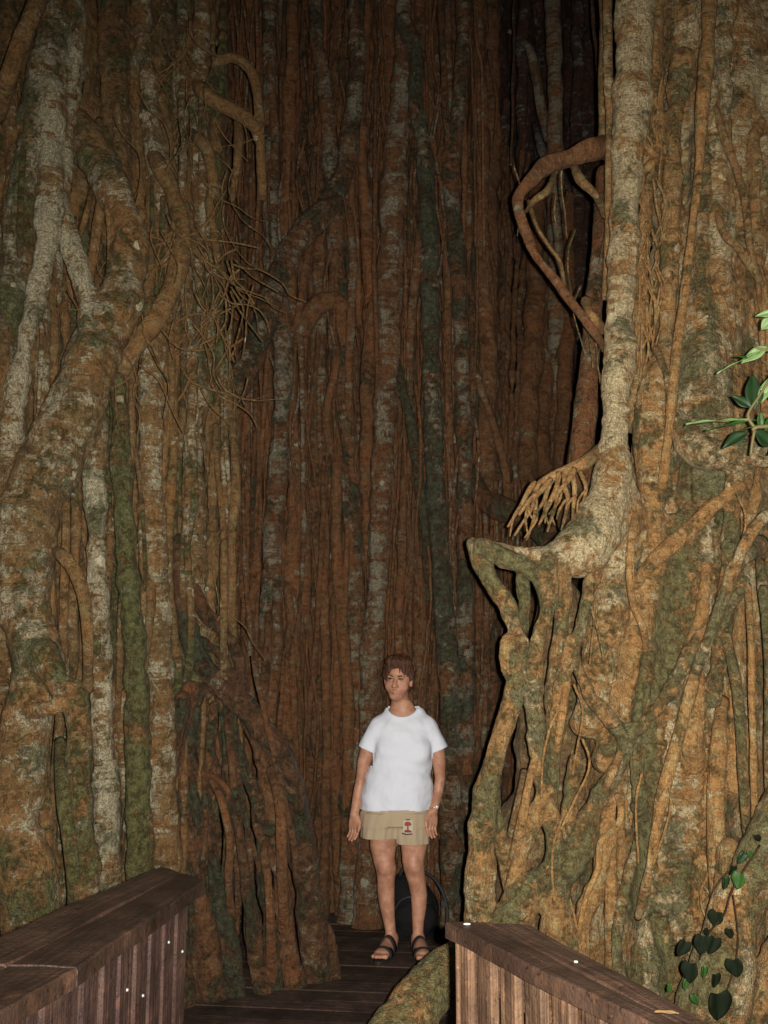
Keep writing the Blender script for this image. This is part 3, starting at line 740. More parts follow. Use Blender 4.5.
    for k in range(9):
        x = r.uniform(515, 606); y = r.uniform(150, 350)
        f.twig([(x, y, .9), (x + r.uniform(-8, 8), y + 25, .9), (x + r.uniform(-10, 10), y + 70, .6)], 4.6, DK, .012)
    for k in range(14):
        x = r.uniform(520, 768); y = r.uniform(480, 900)
        f.twig([(x, y, 1.4), (x + r.uniform(-14, 14), y + 30, 1.3), (x + r.uniform(-20, 20), y + 90, 1.2)], r.uniform(3.98, 4.1) - (.05 if x > 720 else 0), OR, .012)
    f.finish(0.012)
right_fig()

# ---- the mossy fig on the left ---------------------------------------------------------
def left_fig():
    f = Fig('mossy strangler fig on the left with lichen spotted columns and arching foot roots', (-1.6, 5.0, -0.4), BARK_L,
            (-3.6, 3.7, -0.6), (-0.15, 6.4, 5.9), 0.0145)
    g = f.fuse
    # body behind
    g([(-20, -60, 60), (-20, 300, 60), (-20, 650, 60), (-20, 1020, 70)], 4.75, MD, .06)
    g([(60, -60, 40), (70, 300, 40), (70, 600, 38), (70, 1000, 40)], 5.15, OR, .05)
    g([(130, -60, 38), (140, 300, 36), (140, 600, 36), (150, 1000, 45)], 5.45, (.1, .2, .6), .05)
    g([(195, -60, 34), (195, 300, 30), (190, 600, 30), (178, 800, 26), (172, 990, 30)], 5.9, (.1, .3, .4), .05)
    # columns
    g([(60, -60, 19), (60, 0, 19), (45, 80, 17), (36, 140, 15), (22, 200, 11), (13, 240, 10), (7, 300, 9), (0, 380, 9), (-10, 480, 10)], 4.45, PG, .03)
    g([(55, 90, 12), (50, 190, 12), (40, 265, 10), (30, 320, 9), (22, 367, 9), (14, 417, 9), (7, 487, 9), (0, 560, 9)], 4.42, PL, .03)
    g([(78, 20, 8), (72, 90, 7), (68, 150, 8), (62, 205, 9), (74, 250, 10), (88, 300, 11), (100, 340, 13)], 4.5, PL, .03)
    g([(30, 150, 8), (30, 220, 8), (20, 300, 8), (12, 360, 8)], 4.5, PG, .03)
    g([(80, 120, 12), (100, 165, 17), (122, 205, 17), (131, 250, 19), (122, 305, 22), (98, 345, 24), (80, 395, 26), (55, 450, 28), (32, 510, 30), (24, 570, 30), (30, 622, 25), (40, 660, 24), (30, 720, 24), (16, 800, 26), (22, 880, 30), (40, 960, 36)], (4.7, 4.15), (0.5, 0.45, 0.7), .04, .018)
    g([(44, 655, 15), (62, 685, 13), (76, 700, 12), (80, 777, 12), (84, 865, 12), (88, 960, 16)], 4.2, (0.4, 0.8, 0.55), .03)
    g([(0, 690, 12, 4.4), (26, 708, 8, 4.2), (52, 708, 6.5, 4.15), (72, 692, 6, 4.2)], 4.15, (0.3, 0.3, .8), .02)
    g([(92, 385, 7), (96, 420, 9.5), (95, 500, 10), (98, 583, 10), (98, 640, 10), (104, 733, 11), (108, 865, 12), (110, 960, 14)], 4.55, (0.75, 0.5, 0.55), .02, .004)
    g([(117, 380, 8), (120, 430, 9), (123, 500, 9.5), (128, 570, 9.5), (134, 640, 10), (138, 740, 12), (140, 900, 14)], 4.75, MG, .02, .004)
    g([(155, 310, 12), (150, 400, 12), (152, 500, 13), (155, 600, 14), (160, 700, 12), (165, 900, 16)], 4.95, (.45, .25, .6), .03, .005)
    g([(203, -60, 8), (200, 60, 8), (196, 150, 9), (200, 260, 9), (197, 350, 9), (197, 467, 9), (197, 600, 9), (196, 650, 10)], (5.35, 5.3), (.55, .35, .45), .025, .006)
    g([(178, 320, 8), (176, 450, 8), (178, 560, 10), (186, 640, 12), (196, 690, 14)], 5.25, (.2, .5, .3), .03)
    g([(138, -60, 7), (138, 60, 7), (138, 167, 6.5), (140, 240, 7)], 5.1, OR, .02)
    g([(112, -60, 12), (115, 60, 13), (118, 140, 12), (112, 240, 10)], 5.0, (.2, .6, .3), .03)
    g([(158, 100, 9), (170, 187, 10), (182, 227, 12), (160, 270, 8)], 5.1, OR, .025)
    g([(165, -60, 10), (165, 80, 10), (175, 160, 9), (190, 230, 9)], 5.4, (.2, .3, .3), .03)
    # arching foot: long dark roots that sweep down from the trunk to the deck
    big = f.g; f.g = SDF((-2.2, 4.5, -0.5), (-0.2, 6.5, 3.3), 0.0122)
    g([(178, 540, 7), (184, 600, 9), (192, 650, 11), (212, 680, 12), (240, 702, 12), (262, 728, 12), (280, 758, 12), (293, 800, 12), (302, 850, 13), (309, 910, 13), (316, 1005, 17)], (5.15, 5.42), (.05, .55, .1), .02)
    g([(190, 590, 7), (204, 614, 6), (222, 628, 5.5), (238, 650, 5.5), (243, 690, 6)], 5.25, (.0, .4, .1), .012)
    g([(192, 640, 7), (216, 650, 4), (228, 668, 4), (238, 690, 4)], 5.22, (.0, .3, .1), .012)
    g([(240, 705, 8), (258, 745, 7), (270, 790, 7), (278, 850, 7), (286, 920, 8), (296, 1005, 12)], 5.32, (.05, .4, .5), .012)
    g([(222, 695, 8), (236, 740, 7), (252, 790, 6), (262, 840, 6), (268, 910, 7), (276, 1005, 10)], 5.30, (.05, .8, .2), .012)
    g([(200, 680, 9), (204, 730, 7), (222, 790, 6.5), (240, 850, 6), (252, 920, 7), (262, 1005, 10)], 5.24, (.0, .6, .3), .012)
    g([(196, 690, 8), (190, 740, 8), (196, 800, 7), (214, 860, 7), (228, 930, 8), (236, 1005, 12)], 5.18, (.05, .8, .1), .012)
    g([(190, 690, 9), (180, 740, 8), (182, 810, 8), (194, 870, 8), (206, 930, 9), (214, 1005, 14)], 5.12, (.05, .5, .4), .012)
    g([(182, 700, 8), (172, 760, 8), (168, 830, 9), (172, 900, 10), (180, 1005, 14)], 5.05, (.1, .8, .3), .012)
    g([(214, 705, 5), (208, 760, 5), (204, 820, 6), (198, 900, 7), (192, 1005, 10)], 5.16, (.0, .7, .3), .012)
    g([(262, 730, 5), (282, 790, 5), (296, 860, 6), (326, 940, 7), (332, 1005, 9)], 5.45, (.0, .4, .3), .012)
    g([(230, 700, 5), (222, 760, 5), (236, 830, 5), (224, 900, 6), (220, 1005, 9)], 5.34, (.0, .3, .6), .012)
    f.finish(0.010, 9, 'arching_root', BARK_B)
    f.g = big
    g([(150, 640, 10), (158, 720, 14), (160, 850, 16), (160, 1000, 22)], 5.1, (.1, .7, .5), .03)
    r = R_(9)
    for k in range(110):
        x0 = r.uniform(0, 225); y0 = r.uniform(-80, 850); L = r.uniform(120, 420); rr = r.uniform(3.5, 8)
        dep = np.interp(x0, [0, 50, 100, 150, 225], [4.5, 4.72, 4.95, 5.15, 5.5]) + r.uniform(-.06, .12)
        f.ridge([(x0, y0, rr * .9), (x0 + r.uniform(-9, 9), y0 + L / 2, rr), (x0 + r.uniform(-14, 16), y0 + L, rr * 1.2)], dep - .04,
          [(0.1, 0.1, 0.6), (0.6, 0.4, 0.5), (0.15, 0.9, 0.35), (.05, .2, .45)][k % 4], .012)
    # separate roots
    q = f.root
    q([(46, -20, 8.5), (33, 12, 9), (20, 43, 9), (8, 75, 9), (-4, 115, 9)], 4.0, OR, .003, 14, label='smooth orange root slanting across the top left corner')
    q([(147, 140, 7), (158, 165, 8), (170, 187, 9), (182, 227, 9), (181, 255, 10), (173, 283, 9.5), (158, 315, 9.5), (143, 338, 9.5), (127, 362, 9), (113, 384, 8)], (5.0, 4.7), OR, .003, 14, label='thick orange root slanting down through the twiggy tangle')
    q([(198, 60, 4), (215, 62, 5), (233, 58, 5), (247, 66, 5), (256, 85, 5), (260, 130, 5), (262, 200, 5)], 5.3, (.1, .1, .5), .004)
    q([(195, 78, 7), (204, 92, 7.5), (217, 102, 7.5), (236, 112, 7), (254, 126, 6), (262, 150, 5)], 5.25, OR, .004)
    q([(188, 130, 4), (200, 140, 6), (208, 153, 6), (213, 187, 5), (209, 205, 4), (213, 230, 4), (217, 260, 4)], 5.15, OR, .004)
    q([(238, 112, 4), (238, 150, 4), (232, 200, 4)], 5.3, OR, .004)
    q([(108, 17, 3), (122, 22, 4), (134, 32, 3)], 4.95, PG, .003)
    q([(50, 548, 5), (62, 555, 7), (75, 572, 7), (84, 598, 6), (88, 640, 5), (88, 690, 5)], 4.3, OR, .003, label='orange root bowing away from the mossy limb')
    q([(50, 555, 4), (52, 600, 4.5), (54, 680, 5)], 4.4, OR, .003)
    q([(64, 430, 3), (66, 520, 4), (64, 600, 4.5), (62, 690, 5)], 4.6, OR, .003)
    q([(78, 430, 4.5), (76, 520, 5), (73, 620, 5), (74, 680, 5)], 4.65, (.05, .05, .6), .003)
    q([(88, 340, 4), (100, 320, 5), (108, 290, 5), (116, 300, 4)], 4.55, OR, .004)
    q([(93, 395, 4), (103, 365, 5), (112, 335, 5), (122, 310, 4)], 4.5, PG, .004)
    q([(92, 190, 3), (86, 215, 3.5), (77, 245, 3)], 4.55, OR, .003)
    q([(94, 188, 3), (106, 200, 3), (110, 240, 3), (108, 275, 3)], 4.6, OR, .003)
    q([(42, 725, 6), (44, 800, 7), (46, 880, 8), (46, 950, 9)], 4.4, (.1, .5, .6), .003)
    q([(60, 740, 6), (64, 800, 7), (72, 870, 7), (76, 930, 8)], 4.15, (.1, .95, .75), .003, label='bright green mossy root just above the left railing')
    q([(222, 810, 3), (228, 790, 3), (206, 770, 2.5)], 5.05, OR, .003, mat=BARK_B)
    q([(206, 772, 3), (222, 800, 4), (230, 840, 4), (228, 880, 4), (232, 920, 4)], 5.02, OR, .004, mat=BARK_B)
    q([(266, 838, 4), (264, 856, 4), (268, 880, 4), (270, 920, 5), (272, 980, 6)], 5.08, OR, .003, mat=BARK_B)
    q([(272, 770, 5), (280, 800, 6), (282, 860, 6), (284, 930, 6)], 5.1, OR, .003, mat=BARK_B)
    for k in range(16):     # slender roots that slant and cross under the arch
        x0 = r.uniform(190, 262); y0 = r.uniform(640, 800); x1 = x0 + r.uniform(-30, 55); y1 = r.uniform(880, 985); rr = r.uniform(2.4, 5)
        q([(x0, y0, rr * .7), (x0 * .7 + x1 * .3 + r.uniform(-8, 8), y0 * .7 + y1 * .3, rr), (x0 * .3 + x1 * .7 + r.uniform(-8, 8), y0 * .3 + y1 * .7, rr), (x1, y1, rr)], 5.14 + r.uniform(-.05, .14),
          [(0.05, 0.6, 0.2), (0.1, 0.3, 0.5), (0.05, 0.9, 0.1)][k % 3], .012, 10, mat=BARK_B)
    for k in range(46):
        x0 = r.uniform(4, 235); y0 = r.uniform(-60, 700); L = r.uniform(150, 420); rr = r.uniform(2.2, 5)
        dep = np.interp(x0, [0, 50, 100, 150, 235], [4.36, 4.5, 4.75, 4.95, 5.35]) + r.uniform(-.08, .03)
        if y0 + L > 560 and x0 < 100: dep += .1
        q([(x0, y0, rr * .8), (x0 + r.uniform(-8, 8), y0 + L * .35, rr), (x0 + r.uniform(-10, 10), y0 + L * .7, rr), (x0 + r.uniform(-14, 14), y0 + L, rr * .9)], dep,
          [(0.1, 0.1, 0.7), (0.5, 0.4, 0.5), (0.1, 0.7, 0.35), (.05, .2, .5)][k % 4], .008, 10)
    # twiggy tangle
    def tangle(x, y, n, dx, dy, D, spread, w=1.4):
        for _ in range(n):
            a = x + r.uniform(-dx, dx); b = y + r.uniform(-dy, dy); an = r.uniform(-spread, spread); pts = [(a, b, w)]
            for s in range(r.randint(3, 6)):
                an += r.uniform(-.6, .6); l = r.uniform(12, 26); a += math.sin(an) * l; b += math.cos(an) * l * .9; pts.append((a, b, w * .72 * (1 - .15 * s)))
            f.twig(pts, D + r.uniform(-.12, .1), [(.0, .05, .8), (.1, .3, .6)][_ % 2], .004)
    tangle(185, 235, 16, 12, 14, 4.85, 1.5, 1.6)
    tangle(212, 285, 26, 28, 40, 4.95, .9)
    tangle(235, 330, 8, 25, 60, 5.15, .5)
    tangle(185, 400, 8, 20, 80, 5.0, .3)
    tangle(130, 330, 10, 20, 40, 4.65, .8)
    tangle(165, 60, 20, 50, 60, 5.0, .5, 1.1)
    tangle(215, 160, 16, 30, 60, 5.2, .5, 1.1)
    tangle(215, 560, 6, 15, 60, 5.3, .3, 1.2)
    tangle(100, 200, 16, 80, 150, 4.55, .3, 1.1)
    f.finish(0.013)
left_fig()

# ---- the dark curtain of roots at the back -----------------------------------------------
def back_fig():
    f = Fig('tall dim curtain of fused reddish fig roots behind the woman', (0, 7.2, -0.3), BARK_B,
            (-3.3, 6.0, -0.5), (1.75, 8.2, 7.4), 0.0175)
    r = R_(21)
    x = 195
    k = 0
    def dp(x): return np.interp(x, [190, 260, 330, 430, 480, 560], [6.55, 6.95, 7.1, 7.0, 7.1, 7.7])
    while x < 570:
        w = r.choice([3.5, 4.5, 5.5, 7, 9, 12]); tx = x + r.uniform(-12, 12)
        top = -90 if x < 488 else 350
        if x > 488: tx = x + r.uniform(0, 26)
        f.fuse([(tx, -80, w * .5, 9.3) if x > 488 else (tx, top, w * .8), (x + r.uniform(-6, 6), 250 if x < 488 else 420, w * .9), (x + r.uniform(-6, 6), 560, w), (x + r.uniform(-6, 6), 800, w * 1.1), (x + r.uniform(-8, 8), 960, w * 1.6)],
               dp(x) + r.uniform(-.22, .22), [(.0, .1, .6), (.3, .2, .5), (.05, .35, .4), (.0, .1, .8)][k % 4], .010, .022)
        x += w * 1.0; k += 1
    # solid backing
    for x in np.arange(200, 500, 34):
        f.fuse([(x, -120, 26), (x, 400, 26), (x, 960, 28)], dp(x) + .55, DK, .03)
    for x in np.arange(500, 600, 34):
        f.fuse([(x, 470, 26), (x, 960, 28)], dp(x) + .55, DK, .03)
    g = f.fuse
    # traced main members
    g([(356, -60, 8), (357, 60, 9), (352, 120, 9), (346, 167, 10), (326, 207, 12), (299, 240, 12), (276, 283, 12), (262, 330, 12), (240, 380, 12), (222, 415, 11), (212, 470, 9)], (6.5, 6.15), (.5, .6, .45), .03, .006)
    g([(404, -60, 7), (404, 20, 8), (402, 60, 9), (398, 130, 12), (393, 200, 13), (390, 280, 12), (388, 360, 12), (383, 460, 11), (376, 600, 11), (372, 700, 12), (370, 850, 12), (366, 985, 18)], 6.48, (.6, .1, .55), .03, .006)
    g([(404, 20, 7), (416, 60, 7), (416, 100, 7), (424, 150, 8), (428, 220, 9), (430, 290, 9), (432, 360, 9), (433, 433, 9), (437, 520, 9), (443, 600, 10), (449, 700, 10), (452, 900, 11), (452, 985, 16)], 6.42, (.65, .8, .5), .025, .005)
    g([(464, -60, 7), (462, 60, 7), (455, 130, 8), (450, 190, 9), (456, 240, 8), (461, 333, 7), (464, 433, 8), (466, 520, 8), (466, 600, 8), (465, 800, 10), (462, 985, 15)], 6.46, (.5, .6, .5), .025, .005)
    g([(466, 470, 10), (482, 495, 12), (500, 508, 12), (530, 520, 12), (556, 545, 12)], (6.7, 6.2), (.1, .8, .4), .03)
    g([(310, -60, 7), (316, 40, 7), (325, 90, 7), (329, 150, 8), (334, 200, 8), (342, 330, 9), (346, 420, 9), (352, 520, 10), (356, 700, 11), (350, 900, 12), (346, 985, 18)], 6.6, (.55, .4, .5), .025)
    g([(268, -60, 7), (269, 60, 7), (270, 150, 8), (272, 260, 8), (283, 330, 9), (282, 420, 9), (272, 560, 10), (266, 700, 12), (262, 985, 16)], 6.5, (.6, .4, .5), .025)
    g([(300, 330, 9), (318, 305, 9), (340, 302, 8), (346, 340, 8)], 6.5, (.1, .2, .8), .02)
    g([(478, -60, 5), (481, 100, 6), (482, 250, 7), (486, 330, 8), (488, 480, 9)], 6.7, (.1, .1, .6), .02)
    for (x0, dx, w, y1, p_) in ((232, -8, 6, 640, (.15, .5, .5)), (250, 10, 7, 900, (.1, .1, .8)), (292, -6, 8, 930, (.1, .1, .9)), (318, 8, 6, 930, (.2, .4, .6)), (366, -8, 7, 640, (.0, .1, .9)), (410, 6, 6, 640, (.1, .3, .8)), (424, -10, 7, 650, (.2, .3, .7)), (446, 6, 6, 930, (.0, .1, .9)), (476, 6, 7, 940, (.2, .6, .5)), (492, 4, 8, 940, (.1, .5, .4))):
        y0 = -60 if x0 < 480 else 360
        g([(x0, y0, w * .7), (x0 + dx * .5, y0 + (y1 - y0) * .3, w * .9), (x0 - dx * .4, y0 + (y1 - y0) * .6, w), (x0 + dx, max(y1, 820), w * 1.1), (x0 + dx * 1.5, 985, w * 1.7)], dp(x0) - r.uniform(.25, .5), p_, .01, .02)
    # free roots, one part each
    q = f.root; r = R_(33)
    P4 = [(.0, .0, .9), (.45, .2, .65), (.1, .5, .5), (.0, .1, .7), (.0, .0, .55)]
    q([(393, 340, 4), (400, 380, 5), (412, 430, 6), (420, 490, 6), (426, 540, 5), (428, 600, 5)], 6.45, MG, .004, label='green root slanting down the middle of the curtain')
    q([(314, 225, 3.5), (305, 270, 4), (297, 320, 4), (290, 345, 3)], 6.45, OR, .003)
    q([(330, 330, 4), (336, 360, 4), (326, 420, 4), (338, 470, 4)], 6.5, OR, .004)
    q([(292, 490, 4), (304, 520, 5), (306, 560, 5), (306, 610, 5), (312, 650, 5)], 6.55, OR, .004)
    q([(336, 570, 3), (330, 590, 4), (318, 620, 4)], 6.6, OR, .003)
    q([(469, 350, 3), (478, 380, 4), (492, 420, 4), (505, 470, 4), (508, 510, 4)], 6.6, OR, .005)
    q([(404, 400, 4), (412, 440, 4), (404, 500, 5), (410, 560, 5), (402, 620, 5)], 6.5, OR, .004)
    q([(308, 148, 4), (318, 150, 4), (326, 160, 4)], 6.6, OR, .003)
    q([(256, -20, 2), (258, 60, 2), (260, 160, 2), (256, 240, 2)], 5.9, (.2, .2, .8), .003, 8)
    q([(474, -20, 1.5), (476, 40, 1.5), (482, 70, 1.5), (483, 150, 1.5), (484, 260, 1.5)], 6.3, (.2, .2, .9), .003, 8)
    for k in range(88):
        if k < 60: x0 = r.uniform(205, 480); y0 = r.uniform(-70, 520); L = r.uniform(220, 560)
        else: x0 = r.uniform(225, 500); y0 = r.uniform(420, 640); L = r.uniform(200, 400)
        if x0 > 470: y0 = max(y0, 300)
        rr = r.choice([1.8, 2.4, 3, 3.6, 4.5, 6]); b = min(y0 + L, 955); sw = r.uniform(-22, 22) if k % 3 == 0 else r.uniform(-8, 8)
        q([(x0, y0, rr * .7), (x0 + sw * .2 + r.uniform(-5, 5), y0 + (b - y0) * .3, rr), (x0 + sw * .7 + r.uniform(-5, 5), y0 + (b - y0) * .65, rr), (x0 + sw, b, rr * 1.1)], dp(x0) - r.uniform(.3, .62),
          P4[k % 5], .010, 9)
    for k in range(420):
        x0 = r.uniform(205, 560); y0 = r.uniform(-40, 760)
        if x0 > 488: y0 = max(y0, 480)
        L = r.uniform(50, 260)
        f.twig([(x0, y0, r.uniform(.9, 2.2)), (x0 + r.uniform(-9, 9), y0 + L * .4, 1.5), (x0 + r.uniform(-18, 18), y0 + L, .8)], dp(x0) - r.uniform(.25, .62), P4[k % 5], .012)
    f.finish(0.010, 9)
back_fig()

# ---- roots in the dark hollow --------------------------------------------------------------
def hollow_fig():
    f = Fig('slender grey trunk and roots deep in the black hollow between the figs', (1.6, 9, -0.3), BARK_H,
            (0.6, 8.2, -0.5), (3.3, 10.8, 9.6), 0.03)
    r = R_(41)
    for x in np.arange(486, 660, 14):
        f.fuse([(x + r.uniform(-4, 4), -90, 8), (x, 300, 9), (x + r.uniform(-4, 4), 600, 10), (x, 900, 12)], 9.7 + r.uniform(-.1, .25), (.2, .2, .3), .04, .03)
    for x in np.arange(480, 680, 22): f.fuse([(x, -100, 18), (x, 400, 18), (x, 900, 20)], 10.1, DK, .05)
    f.root([(551, -30, 8), (554, 33, 8), (555, 167, 8), (557, 333, 8.5), (559, 465, 9), (560, 620, 10)], 7.9, (.75, .1, .9), .006, 14, label='slender grey trunk upright in the dark hollow', mat=BARK_B)
    f.root([(518, 38, 3), (528, 48, 4), (536, 75, 5), (542, 110, 5), (548, 140, 4)], 8.0, (.7, .1, .5), .004, mat=BARK_B)
    f.root([(534, 125, 3), (542, 150, 4), (548, 165, 4)], 8.0, (.7, .1, .5), .004)
    f.root([(524, -40, 6), (522, 150, 6), (526, 300, 7), (530, 500, 8)], 8.6, (.3, .2, .5), .02)
    f.root([(576, -40, 6), (578, 150, 6), (580, 300, 7), (575, 500, 8)], 8.7, (.3, .2, .5), .02)
    f.root([(505, 100, 4), (507, 250, 5), (503, 400, 5), (510, 520, 6)], 8.3, (.3, .2, .5), .02)
    f.root([(514, -40, 1.5), (513, 80, 1.5), (512, 180, 1.5), (515, 260, 1.5)], 7.4, (.2, .1, .9), .01, 8)
    f.root([(590, -40, 1.8), (596, 50, 1.8), (600, 110, 1.8), (600, 140, 1.8)], 6.4, (.2, .1, .9), .01, 8)
    f.finish(0.02, 6)
hollow_fig()

# ------------------------------------------------------------------ leaves
def leafmat(name, c1, rough, spec):
    m, t, b = newmat(name); tc = t.nodes.new('ShaderNodeTexCoord').outputs['Object']
    col = mix(t, noise(t, tc, 40, 4), c1, tuple(x * .6 for x in c1)); t.links.new(col, b.inputs['Base Color'])
    b.inputs['Roughness'].default_value = rough; b.inputs['Specular IOR Level'].default_value = spec
    bump(t, b, noise(t, tc, 120, 3), .3, .002)
    return m
LF_D = leafmat('dark_leaf', (0.014, 0.038, 0.012), .5, .3)
LF_M = leafmat('green_leaf', (0.030, 0.085, 0.016), .5, .35)
LF_P = leafmat('pale_leaf', (0.17, 0.28, 0.10), .5, .4)
LF_K = leafmat('blackish_leaf', (0.008, 0.013, 0.006), .75, .10)
STEM = simple('green_brown_stem', (0.12, 0.10, 0.04), .6)
def leaf(base, tip, w, facing, mat, parent, heart=False, curl=0.12, name='leaf'):
    base = np.array(base); tip = np.array(tip); u = tip - base; L = np.linalg.norm(u); u /= L
    n = np.array(facing, float); n -= u * n.dot(u); n /= np.linalg.norm(n); v = np.cross(n, u)
    m = 14; V = []; F = []
    for i in range(m):
        t = i / (m - 1)
        if heart: hw = w * (math.sin(math.pi * min(1, (t * .93 + .07)) ** .62)) ** .8 if t < 1 else 0; back = -0.16 * L * max(0, 1 - t * 4) if True else 0
        else: hw = w * (math.sin(math.pi * t ** .85) ** 1.1); back = 0
        hw = max(hw, 0.0006)
        for s in (-1, -.6, -.25, 0, .25, .6, 1):
            lift = -curl * L * (t - .3) ** 2 + abs(s) * hw * .28 - (0.0 if s else .002) + .05 * L * math.sin(t * 9 + s) * abs(s) * .5
            V.append(base + u * (t * L + back * abs(s)) + v * s * hw + n * lift)
    for i in range(m - 1):
        for j in range(6): F.append((i * 7 + j, i * 7 + j + 1, (i + 1) * 7 + j + 1, (i + 1) * 7 + j))
    me = mesh_np(name, V, F, True); o = link(name, me, mat, parent)
    md = o.modifiers.new('thick', 'SOLIDIFY'); md.thickness = 0.0008
    return o
def stem(parent, pts, D, name='stem', mat=STEM):
    P = spline(wpts(pts, D), .02)
    return link(name, tube_mesh([tube(P, (0, 0, .5), 8, .05, 3)], name), mat, parent)
def leafy_branch():
    D = 3.2
    e = empty('leafy_branch', at(800, 440, D), 'leafy green branch with toothed leaves reaching in from the right edge', 'branch')
    stem(e, [(830, 420, 3), (790, 425, 2.5), (757, 427, 2), (752, 430, 1.5)], D)
    stem(e, [(755, 428, 1.6), (748, 415, 1.5), (760, 395, 1.4), (775, 370, 1.3)], D)
    stem(e, [(755, 428, 1.6), (752, 445, 1.4), (751, 455, 1.2)], D)
    stem(e, [(820, 340, 2), (790, 350, 1.6), (765, 350, 1.4), (755, 347, 1.2)], D)
    L = lambda a, b, w, m, fac=(0, -1, .2), d=0: leaf(at(a[0], a[1], D + d), at(b[0], b[1], D + d + .02), w * D / FPX, fac, m, e)
    L((754, 410), (753, 373), 9.5, LF_D); L((752, 408), (731, 395), 6, LF_D); L((748, 432), (722, 448), 8, LF_D, (0, -.7, .6)); L((755, 432), (772, 446), 9, LF_D)
    L((752, 420), (686, 421), 3.2, LF_P, (0, -.35, 1)); L((757, 420), (706, 428), 3.5, LF_M, (0, -.5, .8)); L((757, 405), (776, 372), 6, LF_P); L((760, 412), (761, 430), 4, LF_M)
    L((768, 346), (741, 363), 6, LF_P); L((770, 348), (716, 371), 3.0, LF_P, (0, -.4, 1)); L((748, 358), (733, 356), 3.5, LF_M, (0, -.5, .8))
    L((775, 312), (755, 316), 4, LF_P); L((772, 318), (761, 330), 6, LF_P); L((768, 385), (757, 401), 4, LF_P); L((765, 430), (774, 414), 4, LF_M)
    L((762, 425), (740, 430), 4, LF_M, (0, -.4, 1)); L((790, 400), (765, 395), 6, LF_M); L((790, 440), (768, 455), 7, LF_D)
leafy_branch()
def vine():
    e = empty('climbing_vine', at(720, 1000, 3.5), 'vine with dark heart shaped leaves clinging to the root at lower right', 'vine')
    D = 3.42
    stem(e, [(760, 845, .9), (744, 870, .9), (731, 893, .9), (724, 915, .9), (708, 935, .9), (700, 960, .7)], (3.5, 3.44), mat=SOIL)
    stem(e, [(733, 895, .8), (738, 935, .8), (735, 965, .8), (724, 1000, .6)], (3.5, 3.44), mat=SOIL)
    hr = R_(17)
    def H(x, y, s, m, tilt=0, d=0, hx=1.0):
        tilt += hr.uniform(-.25, .25); s *= hr.uniform(.82, 1.02); hx *= hr.uniform(.75, 1.0)
        leaf(at(x - tilt * .3 * s, y - s * .42, D + d), at(x + tilt * s * .5, y + s * .62, D + d + .01), s * .56 * hx * D / FPX, (hr.uniform(-.7, .7), -1, hr.uniform(-.4, .6)), m, e, True, hr.uniform(.05, .35))
    H(690, 972, 21, LF_K, 0, 0, .95); H(702, 944, 19, LF_K, -.2); H(713, 945, 16, LF_K, -.6); H(683, 948, 16, LF_K, -.7); H(730, 933, 11, LF_K, .3); H(735, 967, 17, LF_K, .5)
    H(715, 980, 15, LF_K, -.2); H(718, 1005, 27, LF_K, -.2, -.04); H(716, 918, 14, LF_K, -.4, .04); H(725, 883, 13, LF_D, .0, .05); H(739, 880, 15, LF_M, -.2, .04); H(732, 870, 9, LF_K, -.6, .06)
    H(742, 858, 10, LF_D, -.8, .08); H(751, 855, 9, LF_M, .2, .08); H(758, 838, 7, LF_K, .5, .1); H(706, 932, 6, LF_K, .8, .02)
    H(704, 972, 12, LF_M, -.2, .05, .7); H(686, 984, 9, LF_M, -.5, .05, .7); H(669, 988, 8, LF_M, -.3, .05, .6); H(695, 1000, 12, LF_M, .4, .04, .7)
vine()
def fallen_leaf():
    p = atz(665, 1016, ZR)
    leaf((p[0] - .018, p[1], ZR + .006), (p[0] + .022, p[1] - .008, ZR + .007), .010, (0, 0, 1), simple('dry_leaf', (.11, .065, .025), .7), None, False, .02, 'fallen_leaf')
    tag(bpy.context.scene.collection.objects[-1], 'small dry yellow leaf lying on the right railing top', 'leaf')
fallen_leaf()

# ------------------------------------------------------------------ the woman
DP = 5.9
def skinmat():
    m, t, b = newmat('skin')
    tc = t.nodes.new('ShaderNodeTexCoord').outputs['Object']
    a = t.nodes.new('ShaderNodeAttribute'); a.attribute_name = 'tone'
    n = step_(t, noise(t, tc, 16, 5, .65), .3, .7)
    c = mix(t, n, (0.50, 0.265, 0.175), (0.32, 0.15, 0.095))
    c = mix(t, a.outputs['Fac'], c, (0.32, 0.075, 0.055))
    t.links.new(c, b.inputs['Base Color']); b.inputs['Roughness'].default_value = .5; b.inputs['Specular IOR Level'].default_value = .38
    bump(t, b, noise(t, tc, 60, 5, .7), .5, .003)
    return m
SKIN = skinmat()
def cloth(name, col, scale, st, dist, var=.08):
    m, t, b = newmat(name); tc = t.nodes.new('ShaderNodeTexCoord').outputs['Object']
    mp = t.nodes.new('ShaderNodeMapping'); mp.inputs['Scale'].default_value = (1, 1, .35); t.links.new(tc, mp.inputs[0])
    n1 = noise(t, mp.outputs[0], scale, 5, .6, .3)
    c = mix(t, n1, tuple(x * (1 - var) for x in col), tuple(min(1, x * (1 + var)) for x in col)); t.links.new(c, b.inputs['Base Color'])
    b.inputs['Roughness'].default_value = .85; b.inputs['Specular IOR Level'].default_value = .15
    bump(t, b, math_(t, 'ADD', n1, math_(t, 'MULTIPLY', noise(t, tc, 400, 2), .15)), st, dist)
    return m
SHIRT = cloth('white_cotton', (.64, .675, .77), 14, .5, .012, .03)
SHORTS = cloth('khaki_cotton', (.39, .31, .215), 26, .5, .008, .12)
HAIR = cloth('brown_hair', (.070, .028, .015), 70, 1.0, .012, .9)
HAIR.node_tree.nodes['Principled BSDF'].inputs['Roughness'].default_value = .6; HAIR.node_tree.nodes['Principled BSDF'].inputs['Specular IOR Level'].default_value = .4
